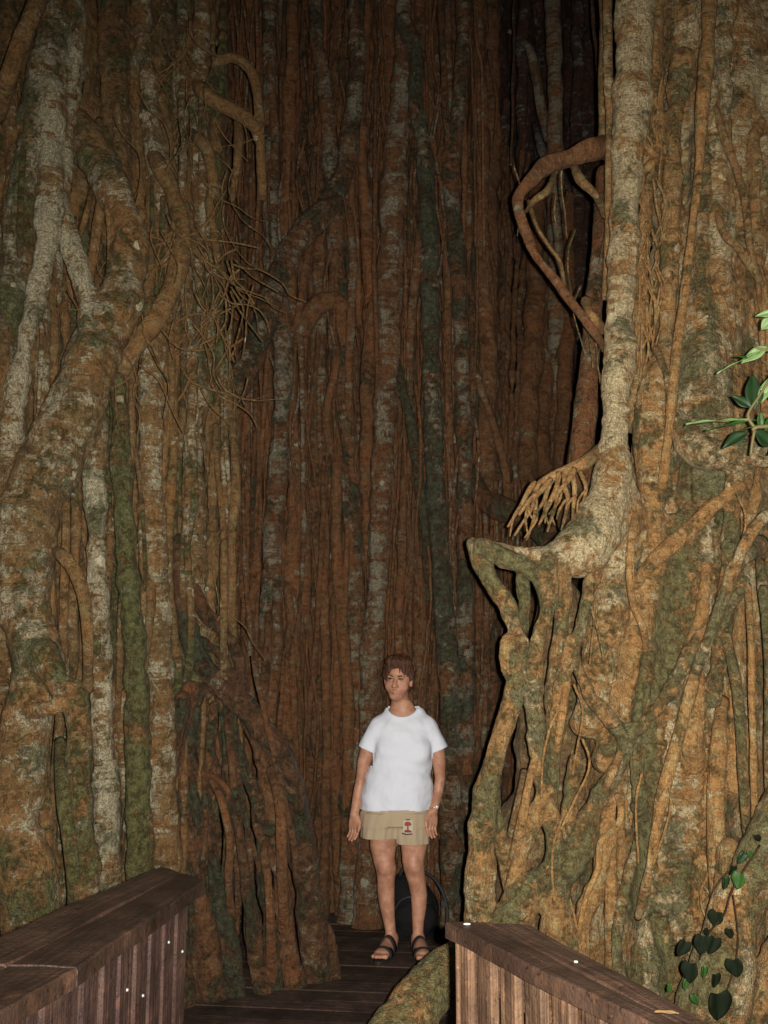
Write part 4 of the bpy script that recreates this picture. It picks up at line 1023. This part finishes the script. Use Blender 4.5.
HAIR2 = simple('auburn_hair', (.16, .060, .030), .4, .5, 60, .5, .004, .4)
BLACK = simple('black_nylon', (.008, .008, .009), .85, .15, 25, .8, .01)
STRAP = simple('dark_grey_webbing', (.022, .021, .022), .7, .3, 200, .4, .002)
SOLE = simple('dark_rubber', (.02, .017, .015), .7, .3)
def person():
    base = at(402, 950, DP); base[2] = 0
    e = empty('person', base, 'woman in white t-shirt and khaki shorts standing on the boardwalk with arms down', 'person')
    w = lambda x, y, d=0.0: at(x, y, DP + d)
    def ch(pts): return np.array([[*w(p[0], p[1], p[3] if len(p) > 3 else 0), p[2]] for p in pts])
    lo = w(345, 960) - np.array([.05, .32, .1]); hi = w(452, 648) + np.array([.05, .25, .1]); lo[2] = -0.02
    g = SDF(lo, hi, 0.0042)
    zof = lambda y: w(400, y)[2]; xof = lambda x, y=800: w(x, y)[0]
    m = 0.00598
    # torso (hidden by clothes)
    g.loft([(zof(815), xof(399), DP, .165, .10), (zof(800), xof(397), DP, .17, .105), (zof(765), xof(400), DP, .145, .09), (zof(735), xof(403), DP + .01, .15, .075), (zof(722), xof(404), DP + .012, .138, .066), (zof(715), xof(403.5), DP + .014, .114, .060), (zof(708), xof(403), DP + .016, .074, .054), (zof(701), xof(402), DP + .012, .056, .05)], .02)
    g.chain(ch([(405, 722, .050, .035), (402, 708, .046, .020), (400.5, 696, .046, .012)]), .03)
    # head, turned a little to her right and tilted
    hc = w(398.3, 680.5)
    ca, sa = math.cos(.16), math.sin(.16); rot = [[ca, 0, sa], [0, 1, 0], [-sa, 0, ca]]
    def hp(x, y, z):   # head local (x viewer right, y toward viewer, z up), yawed 0.2 toward viewer left
        yaw = .22; X = x * math.cos(yaw) - y * math.sin(yaw); Y = -(x * math.sin(yaw) + y * math.cos(yaw))
        tl = .06; X2 = X * math.cos(tl) + z * math.sin(tl); Z2 = -X * math.sin(tl) + z * math.cos(tl)
        return hc + np.array([X2, Y, Z2])
    g.ell(hp(0, -.015, .030), (.074, .093, .088), .02)
    g.ell(hp(0, .020, -.032), (.062, .066, .076), .03)
    g.ell(hp(0, .054, -.088), (.032, .028, .022), .03)
    for s in (-1, 1):
        g.ell(hp(s * .042, .045, -.035), (.024, .022, .022), .02)       # cheek
        g.ell(hp(s * .030, .092, .006), (.017, .012, .011), .012, cut=True)   # eye socket
        g.ell(hp(s * .030, .072, .005), (.013, .012, .010), .006)
        g.ell(hp(s * .030, .081, .022), (.021, .008, .006), .012)
        g.ell(hp(s * .076, -.005, -.005), (.010, .017, .030), .008)     # ear
        g.ell(hp(s * .011, .092, -.034), (.009, .010, .008), .008)      # nostrils
    g.chain(np.array([[*hp(0, .082, .012), .008], [*hp(0, .096, -.012), .010], [*hp(0, .106, -.030), .012]]), .014)
    g.chain(np.array([[*hp(-.030, .070, -.053), .0055], [*hp(0, .087, -.058), .0070], [*hp(.030, .070, -.053), .0055]]), .006)
    g.chain(np.array([[*hp(-.024, .070, -.065), .006], [*hp(0, .084, -.073), .008], [*hp(.024, .070, -.065), .006]]), .006)
    # arms
    g.chain(ch([(378, 726, .046), (370, 742, .046), (364, 762, .039), (361, 779, .030, .01), (358, 795, .031, .0), (355.5, 808, .026, -.02), (354.5, 814, .026, -.03)]), .02)
    g.chain(ch([(429, 726, .046), (436, 742, .046), (439, 762, .039), (440, 779, .030, .01), (438, 792, .030, .0), (435, 804, .025, -.03), (433, 811, .026, -.045)]), .02)
    def hand(c, d, side, fl_):
        # c wrist, d down direction; palm faces the thigh, fingers slightly curled
        c = np.array(c); d = np.array(d) / np.linalg.norm(d); fw = np.array([0, -1, 0.0]); fw -= d * fw.dot(d); fw /= np.linalg.norm(fw)
        ac = np.array(fl_, float); ac -= d * ac.dot(d); ac /= np.linalg.norm(ac)   # across the knuckles
        inn = np.cross(ac, d)
        for k, (o, L, r) in enumerate(((-.030, .066, .0085), (-.010, .076, .009), (.011, .071, .009), (.030, .056, .0078))):
            b = c + d * .075 + ac * o
            g.chain(np.array([[*(c + d * .012 + ac * o * .5), .014], [*(c + d * .05 + ac * o * .85), .0145], [*b, .0115]]), .012)
            q1 = b + d * L * .45 + inn * side * L * .06; q2 = q1 + d * L * .30 + inn * side * L * .18; q3 = q2 + d * L * .22 + inn * side * L * .2
            g.chain(np.array([[*b, r * 1.1], [*q1, r], [*q2, r * .92], [*q3, r * .8]]), .003)
        t0 = c + d * .02 - ac * .022
        g.chain(np.array([[*t0, .014], [*(t0 + d * .03 - ac * .018), .012], [*(t0 + d * .055 - ac * .024 + inn * side * .008), .0095], [*(t0 + d * .075 - ac * .020 + inn * side * .012), .008]]), .008)
    hand(w(354.5, 813, -.03), (-.00, -.10, -1), 1, (-.75, .65, 0))
    hand(w(433, 810, -.045), (-.15, -.12, -1), -1, (.80, .6, 0))
    # legs
    g.chain(ch([(384, 822, .088), (383, 845, .076), (384, 860, .062, -.005), (386, 868, .058, -.01), (386, 880, .050, .0), (386, 892, .049, .012), (387, 905, .043, .012), (389, 920, .034, .01), (391, 934, .029, .01), (391, 941, .031, .01)]), .02)
    g.chain(ch([(416, 822, .088), (414, 845, .076), (413, 860, .062, -.01), (414, 868, .058, -.015), (417, 882, .050, -.005), (419, 894, .047, .007), (419, 907, .042, .007), (418, 921, .034, .005), (418, 934, .029, .0), (418, 942, .031, .0)]), .02)
    for (x, y, d) in ((385, 867, -.012), (414, 867, -.017)): g.ell(w(x, y, d - .045), (.030, .018, .032), .03)
    # feet on the deck
    feet = []
    for (hx, hd, tx, td) in ((391.5, .03, 380, -.19), (418, .02, 423, -.21)):
        H = w(hx, 945, hd); H[2] = .045; T = np.array([xof(tx, 948), DP + td, .032]); u = (T - H); u[2] = 0; Lf = np.linalg.norm(u); u /= Lf; v = np.array([-u[1], u[0], 0])
        feet.append((H, T, u, v, Lf))
        g.chain(np.array([[*(H - u * .02), .030], [*H + np.array([0, 0, .02]), .034]]), .02)
        g.chain(np.array([[H[0], H[1], .075, .033], [*(H + u * Lf * .45 + np.array([0, 0, .008])), .030], [*(T - u * .03), .022]]), .02)
        for s in (-1, 1): g.chain(np.array([[*(H + v * s * .008), .026], [*(T + v * s * .024 - u * .03), .020]]), .02)
        for k, o in enumerate((-.034, -.015, .003, .020, .034)):
            oo = o * (1 if u[0] < 0 else -1)
            g.chain(np.array([[*(T + v * oo * .8 - u * .02), .013], [*(T + v * oo + u * (.022 - .006 * abs(k - 1))), .0105 + (.003 if k == (4 if u[0] < 0 else 4) else 0)]]), .004)
    V, Q, A, B = g.mesh()
    V[:, 2] = np.maximum(V[:, 2], .016)
    lipc = hp(0, .085, -.065); tone = np.exp(-(((V - lipc) / np.array([.030, .03, .0095])) ** 2).sum(1)) * (V[:, 1] < lipc[1] + .02) * .75
    for s in (-1, 1):
        c = hp(s * .045, .06, -.035); tone += .18 * np.exp(-(((V - c) / .022) ** 2).sum(1))
        c = hp(s * .082, -.005, -.005); tone += .25 * np.exp(-(((V - c) / .02) ** 2).sum(1))
    for (x, y) in ((385, 867), (414, 867)): tone += .2 * np.exp(-(((V - w(x, y, -.05)) / .04) ** 2).sum(1))
    body = link('body', mesh_np('body', V, Q, True, {'tone': tone}), SKIN, e)
    # eyes, brows
    EYE = simple('eye_white', (.28, .22, .19), .3); IRIS = simple('dark_iris', (.03, .018, .012), .15, .6); TEETH = simple('teeth', (.42, .36, .31), .4)
    def ball(name, c, r, mat):
        bm = bmesh.new(); bmesh.ops.create_icosphere(bm, subdivisions=3, radius=1)
        for v in bm.verts: v.co = Vector((v.co.x * r[0] + c[0], v.co.y * r[1] + c[1], v.co.z * r[2] + c[2]))
        me = bpy.data.meshes.new(name); bm.to_mesh(me); bm.free()
        for p in me.polygons: p.use_smooth = True
        return link(name, me, mat, e)
    for s in (-1, 1):
        P = np.array([[*hp(s * .016, .0845, .009), .0022], [*hp(s * .030, .0865, .0125), .0030], [*hp(s * .043, .0795, .008), .0022]])
        link('eyelashes', tube_mesh([tube(spline(P, .003), (0, 0, 0), 8, .05)], 'eyelashes'), simple('lash_black', (.02, .012, .01), .6), e)
        ball('eye', hp(s * .030, .0785, .006), (.0120, .006, .0036), EYE); ball('iris', hp(s * .030, .0835, .006), (.0062, .0030, .0036), IRIS)
        P = np.array([[*hp(s * .013, .089, .020), .0028], [*hp(s * .030, .088, .026), .0034], [*hp(s * .047, .074, .021), .0022]])
        link('eyebrow', tube_mesh([tube(spline(P, .004), (0, 0, 0), 8, .1)], 'eyebrow'), HAIR, e)
    P = np.array([[*hp(-.026, .0765, -.0585), .0014], [*hp(0, .0915, -.0645), .0026], [*hp(.014, .0885, -.0635), .0024], [*hp(.029, .074, -.0575), .0014]])
    link('teeth', tube_mesh([tube(spline(P, .004), (0, 0, 0), 8, .02)], 'teeth'), TEETH, e)
    # hair
    g2 = SDF(hc - .17, hc + np.array([.17, .17, .19]), .004)
    g2.ell(hp(.0, -.022, .058), (.090, .102, .094), .01)
    g2.ell(hp(.0, -.055, -.010), (.074, .068, .085), .03)
    for s in (-1, 1): g2.ell(hp(s * .075, -.008, .020), (.018, .035, .045), .02)
    g2.ell(hp(.030, .036, .106), (.052, .044, .034), .02); g2.ell(hp(-.028, .034, .108), (.048, .042, .032), .02)
    g2.ell(hp(-.004, .125, .000), (.075, .086, .097), .010, cut=True)
    g2.ell(hp(0, .06, -.10), (.08, .085, .08), .012, cut=True)
    for s in (-1, 1): g2.ell(hp(s * .088, .004, -.014), (.02, .022, .028), .008, cut=True)
    Vh, Qh, _, _ = g2.mesh(); Nh = vert_normals(Vh, Qh); c0 = hp(.02, -.02, .14)
    ang = np.arctan2(Vh[:, 0] - c0[0], Vh[:, 1] - c0[1]); rad = np.linalg.norm(Vh - c0, axis=1)
    Vh = Vh + Nh * (.0045 * vnoise(np.stack([ang * 9, rad * 18, ang * 0], 1), 5) + .003 * vnoise(np.stack([ang * 24, rad * 20, ang * 0], 1), 6))[:, None]
    hair = link('hair', mesh_np('hair', Vh, Qh, True), HAIR, e)
    st = []; st2 = []
    hr = R_(3)
    for k in range(70):
        a = hr.uniform(-1, 1); P = np.array([[*hp(-.015 + a * .03, .020, .145), .0025], [*hp(a * .055, .078 - .02 * a * a, .122 - .012 * abs(a)), .003], [*hp(a * .078 + .004, .080 - .045 * a * a, 0.098 - .045 * a * a + hr.uniform(-.012, .008) - .012 * (a > .2)), .0012]])
        st.append(tube(spline(P, .01), (0, 0, 0), 5, .1, k))
    for k in range(230):          # tousled locks that follow the head from the crown outwards
        th = hr.uniform(-math.pi, math.pi); R0 = np.array([.091, .100, .095]); pts = []; r0 = hr.uniform(.0028, .0055); sw = hr.uniform(-.35, .45)
        e0 = hr.uniform(.15, .9); e1 = e0 + hr.uniform(.45, .8); front = math.cos(th) > .25
        e1 = min(e1, 1.05 if front else 1.75); 
        for j in range(5):
            el = e0 + (e1 - e0) * j / 4; az = th + sw * j / 4
            d_ = np.array([math.sin(el) * math.sin(az), math.sin(el) * math.cos(az), math.cos(el)]) * R0 * (1.0 + hr.uniform(-.01, .05))
            pts.append([*hp(d_[0], -.022 + d_[1], .058 + d_[2]), r0 * (1, 1.1, 1, .8, .35)[j]])
        (st if k % 3 else st2).append(tube(spline(np.array(pts), .012), (0, 0, 0), 5, .1, k))
    for k in range(3):
        P = np.array([[*hp(.010, .084, .095), .003], [*hp(.022 + .002 * k, .097, .065), .0022], [*hp(.026 + .002 * k, .095, .040 + .006 * k), .001]]); st.append(tube(spline(P, .01), (0, 0, 0), 5, .1, k))
    link('fringe', tube_mesh(st, 'fringe'), HAIR, hair)
    link('highlights', tube_mesh(st2, 'highlights'), HAIR2, hair)
    # t-shirt
    g3 = SDF(lo, hi, .0042)
    def folds(X, Y, Z, f):
        a = np.arctan2(Y - f[1], X - f[0])
        z0, z1 = zof(808), zof(770)
        return -.004 * np.sin(a * 7 + Z * 9) * np.clip((z1 - Z) / (z1 - z0), 0, 1) + .002 * np.sin(a * 3 + Z * 60) - .003 * np.sin(Z * 38 + a * 2.2) * np.clip(1 - np.abs(Z - zof(770)) / .16, 0, 1)
    g3.loft([(zof(811), xof(395.7, 808), DP, .209, .138), (zof(800), xof(396, 800), DP - .004, .207, .137), (zof(785), xof(397.5, 785), DP - .006, .200, .134), (zof(772), xof(399, 772), DP - .005, .188, .128), (zof(757), xof(401.5, 757), DP, .172, .118),
              (zof(745), xof(403), DP, .172, .117), (zof(732), xof(404), DP, .176, .106), (zof(724), xof(404), DP + .002, .166, .094), (zof(718), xof(403.5), DP + .006, .148, .082), (zof(712), xof(403), DP + .010, .121, .071), (zof(707), xof(402.5), DP + .012, .101, .064), (zof(702), xof(402.5), DP + .014, .090, .058), (zof(698), xof(402.5), DP + .014, .085, .056)], .02, noise=folds)
    for s, xx in ((-1, 388), (1, 418)): g3.ell(w(xx, 752, -.075), (.062, .045, .055), .05)
    g3.chain(ch([(379, 725.5, .050), (373, 737, .050), (367.5, 749, .053)]), .03)
    g3.chain(ch([(428.5, 725.5, .050), (433.5, 737, .050), (438.5, 749, .053)]), .03)
    V, Q, A, B = g3.mesh(); Nn = vert_normals(V, Q)
    V = V + Nn * (.005 * vnoise(V * [14, 14, 6], 41) + .006 * vnoise(np.stack([V[:, 0] * 7 + V[:, 2] * 16, V[:, 1] * 8, V[:, 2] * 9 - V[:, 0] * 5], 1), 43) + .002 * vnoise(V * 34, 42))[:, None]
    keep = np.ones(len(V), bool)
    keep &= V[:, 2] > zof(808.5) + .006 * np.sin(V[:, 0] * 20)
    for (a, b) in (((371, 735), (364, 751)), ((435.5, 735), (442, 751))):
        a3, b3 = w(*a), w(*b); d = b3 - a3; Lx = np.linalg.norm(d); d /= Lx
        tt = (V - a3) @ d; side = (V[:, 0] < xof(372.5, 745)) if a[0] < 400 else (V[:, 0] > xof(433, 745))
        keep &= ~((tt > .088) & side & (V[:, 2] > zof(766)))
    nc = w(402, 704.5, -.03)
    keep &= ~((((V[:, 0] - nc[0]) / .093) ** 2 + ((V[:, 2] - nc[2]) / .072) ** 2 < 1) | (V[:, 2] > nc[2] - .021)) | (V[:, 1] > DP + .035) & (V[:, 2] < zof(706))
    cr = []
    for k in range(33):
        a = math.pi * 1.085 + math.pi * .83 * k / 32; X_ = nc[0] + .094 * math.cos(a); Z_ = nc[2] + .073 * math.sin(a)
        nb = V[(np.abs(V[:, 0] - X_) < .008) & (np.abs(V[:, 2] - Z_) < .008) & (V[:, 1] < DP + .05)]
        cr.append([X_, (nb[:, 1].min() if len(nb) else (cr[-1][1] if cr else DP)) + .002, Z_, .0042])
    cr = np.array(cr)
    for _ in range(3): cr[1:-1, 1] = (cr[:-2, 1] + cr[1:-1, 1] + cr[2:, 1]) / 3
    Qk = Q[keep[Q].all(1)]
    used = np.unique(Qk); mp = -np.ones(len(V), int); mp[used] = np.arange(len(used))
    sh = link('t_shirt', mesh_np('t_shirt', V[used], mp[Qk], True), SHIRT, e)
    link('collar', tube_mesh([tube(cr, (0, 0, 0), 8, .02)], 'collar'), SHIRT, sh)
    md = sh.modifiers.new('sm', 'SMOOTH'); md.iterations = 3; md.factor = .5
    md = sh.modifiers.new('th', 'SOLIDIFY'); md.thickness = .004; md.offset = -1
    # shorts
    g4 = SDF(lo, hi, .0042)
    def pleat(X, Y, Z, f):
        a = np.arctan2(Y - f[1], X - f[0]); k = np.clip((zof(806) - Z) / .16, 0, 1)
        return -.0035 * k * np.sin(a * 7 + Z * 9) - .0015 * np.sin(a * 15 - Z * 14)
    g4.loft([(zof(800), xof(397, 800), DP, .185, .120), (zof(812), xof(396, 812), DP, .200, .122), (zof(824), xof(395.5, 824), DP, .200, .120)], .01, noise=pleat)
    g4.loft([(zof(812), xof(384, 812), DP, .130, .120), (zof(825), xof(380.5, 825), DP, .112, .112), (zof(840), xof(379.5, 840), DP, .108, .106)], .02, noise=pleat)
    g4.loft([(zof(812), xof(408, 812), DP, .130, .120), (zof(825), xof(410, 825), DP, .112, .112), (zof(845), xof(412, 845), DP, .102, .104)], .02, noise=pleat)
    V, Q, A, B = g4.mesh(); Nn = vert_normals(V, Q); V = V + Nn * (.003 * vnoise(V * [20, 20, 8], 51))[:, None]
    keep = (V[:, 2] < zof(803)) & ((V[:, 2] > zof(837.5)) | (V[:, 0] > xof(396, 840))) & ((V[:, 2] > zof(842.5)) | (V[:, 0] < xof(397, 840)))
    Qk = Q[keep[Q].all(1)]; used = np.unique(Qk); mp = -np.ones(len(V), int); mp[used] = np.arange(len(used)); Vs = V[used]
    so = link('shorts', mesh_np('shorts', Vs, mp[Qk], True), SHORTS, e)
    md = so.modifiers.new('sm', 'SMOOTH'); md.iterations = 2; md.factor = .5
    md = so.modifiers.new('th', 'SOLIDIFY'); md.thickness = .004; md.offset = -1
    # printed motif on the shorts' leg
    def patch(name, poly, mat, off):
        P = []; poly = [(407 + (x - 407) * .82, 824 + (y - 824) * .85) for (x, y) in poly]
        for (x, y) in poly:
            q = w(x, y); near = Vs[(np.abs(Vs[:, 0] - q[0]) < .012) & (np.abs(Vs[:, 2] - q[2]) < .012)]
            yy = near[:, 1].min() if len(near) else DP - .11
            P.append((q[0], yy - off, q[2]))
        me = bpy.data.meshes.new(name); n = len(P); cen = np.mean(P, 0); cen[1] -= .001
        me.from_pydata([tuple(p) for p in P] + [tuple(cen)], [], [(i, (i + 1) % n, n) for i in range(n)])
        o = link(name, me, mat, so); md = o.modifiers.new('t', 'SOLIDIFY'); md.thickness = .001; return o
    PR = simple('red_print', (.27, .05, .035), .8); PW = simple('white_print', (.46, .42, .36), .8); PK = simple('dark_print', (.05, .045, .04), .8)
    patch('print', [(402, 816), (413, 815.5), (413, 832), (401.5, 832)], PW, .005)
    patch('print', [(403, 820), (404.5, 817.5), (407.5, 816.8), (410.5, 818), (412, 820.5), (410, 822.2), (408.2, 821.6), (408.4, 827), (406.6, 827), (406.4, 821.6), (404.5, 822.2)], PR, .009)
    patch('print', [(403.5, 827.4), (406, 826.4), (409.5, 826.8), (412, 828.2), (412.2, 829.8), (403, 829.8)], PR, .009)
    patch('print', [(400.5, 830.2), (406, 831.2), (413, 830.6), (412.8, 832.2), (406, 832.8), (400.5, 832)], PK, .0115)
    patch('print', [(405, 814.2), (410, 814), (410, 815.2), (405, 815.4)], PK, .009)
    # watch
    P = []; c = w(434.3, 806.5, -.037)
    for k in range(25):
        a = k * 2 * math.pi / 24; P.append([c[0] + .0315 * math.cos(a), c[1] + .0315 * math.sin(a), c[2] + .004 * math.cos(a), .0045])
    GOLD = simple('gold_watch', (.6, .45, .25), .3, .5, metal=.8)
    wa = link('watch', tube_mesh([tube(np.array(P), (0, 0, 0), 8, 0)], 'watch'), GOLD, e)
    ball('watch_face', (c[0] + .012, c[1] - .030, c[2] + .001), (.011, .005, .010), simple('watch_glass', (.5, .5, .45), .15, .6))
    # sandals
    for (H, T, u, v, Lf) in feet:
        n = 28; V = []; F = []
        mid = (H + T) / 2
        for zz in (.000, .018):
            for k in range(n):
                a = 2 * math.pi * k / n; l = math.cos(a) * (Lf / 2 + .050); ww = math.sin(a) * (.040 + .010 * math.cos(a))
                ww = np.sign(ww) * abs(ww) ** .85 * .048 ** .15
                p = mid + u * (l + .002) + v * ww; V.append((p[0], p[1], zz))
        F = [(k, (k + 1) % n, n + (k + 1) % n, n + k) for k in range(n)] + [tuple(range(n))[::-1], tuple(range(n, 2 * n))]
        sn = link('sandal', mesh_np('sandal', V, F, False), SOLE, e)
        for (f_, hgt, ww, wd) in ((.70, .056, .050, .030), (.32, .088, .043, .030), (.02, .112, .042, .014)):
            Vs2 = []; Fs = []; m2 = 17
            for k in range(m2):
                a = math.pi * k / (m2 - 1)
                c_ = H + u * Lf * f_; 
                p = np.array([c_[0], c_[1], 0]) + v * math.cos(a) * ww + np.array([0, 0, .012 + (hgt) * math.sin(a) ** .8])
                for s_ in (-1, 1): Vs2.append(p + u * s_ * wd)
            Fs = [(2 * k, 2 * k + 1, 2 * k + 3, 2 * k + 2) for k in range(m2 - 1)]
            o = link('strap', mesh_np('strap', Vs2, Fs, True), STRAP, sn); md = o.modifiers.new('t', 'SOLIDIFY'); md.thickness = .005; md.offset = 1
person()

# ------------------------------------------------------------------ backpack behind her
def backpack():
    D = 6.22
    c = at(413, 918, D)
    e = empty('backpack', (c[0], D, 0), 'black backpack standing on the boardwalk behind the woman\'s legs', 'backpack')
    lo = np.array([c[0] - .3, D - .3, -.02]); g = SDF(lo, lo + np.array([.6, .55, .62]), .008)
    g.loft([(.0, c[0], D, .145, .10), (.04, c[0], D, .160, .115), (.16, c[0], D, .155, .12), (.27, c[0] - .02, D + .01, .125, .10), (.34, c[0] - .05, D + .02, .08, .07), (.36, c[0] - .05, D + .02, .04, .04)], .02)
    g.ell((c[0] + .01, D - .10, .13), (.12, .055, .11), .03)
    V, Q, A, B = g.mesh(); Nn = vert_normals(V, Q); V = V + Nn * (.014 * vnoise(V * 11, 61) + .007 * vnoise(V * 26, 62))[:, None]
    link('bag_body', mesh_np('bag_body', V, Q, True), BLACK, e)
    def st(name, P, r, mat):
        P = spline(np.array([[*p, r] for p in P]), .02); link(name, tube_mesh([tube(P, (0, 0, 0), 8, .03)], name), mat, e)
    x = c[0]
    st('strap', [(x + .06, D - .02, .38), (x + .14, D - .08, .33), (x + .19, D - .12, .22), (x + .19, D - .13, .10), (x + .14, D - .11, .03)], .010, STRAP)
    st('strap', [(x - .02, D - .06, .38), (x + .01, D - .15, .30), (x + .03, D - .18, .18), (x + .02, D - .15, .04)], .013, STRAP)
    st('handle', [(x - .08, D, .34), (x - .06, D - .02, .39), (x - .02, D - .02, .38), (x + .0, D, .33)], .009, STRAP)
    st('zip', [(x - .12, D - .10, .16), (x - .07, D - .135, .24), (x + .01, D - .15, .26), (x + .09, D - .135, .22)], .004, simple('zip_grey', (.04, .04, .045), .4))
    bm = bmesh.new(); bmesh.ops.create_cube(bm, size=1)
    for v in bm.verts: v.co = Vector((v.co.x * .03 + x + .175, v.co.y * .012 + D - .135, v.co.z * .035 + .22))
    me = bpy.data.meshes.new('buckle'); bmesh.ops.bevel(bm, geom=bm.edges[:], offset=.004, segments=2, affect='EDGES'); bm.to_mesh(me); bm.free(); link('buckle', me, STRAP, e)
backpack()
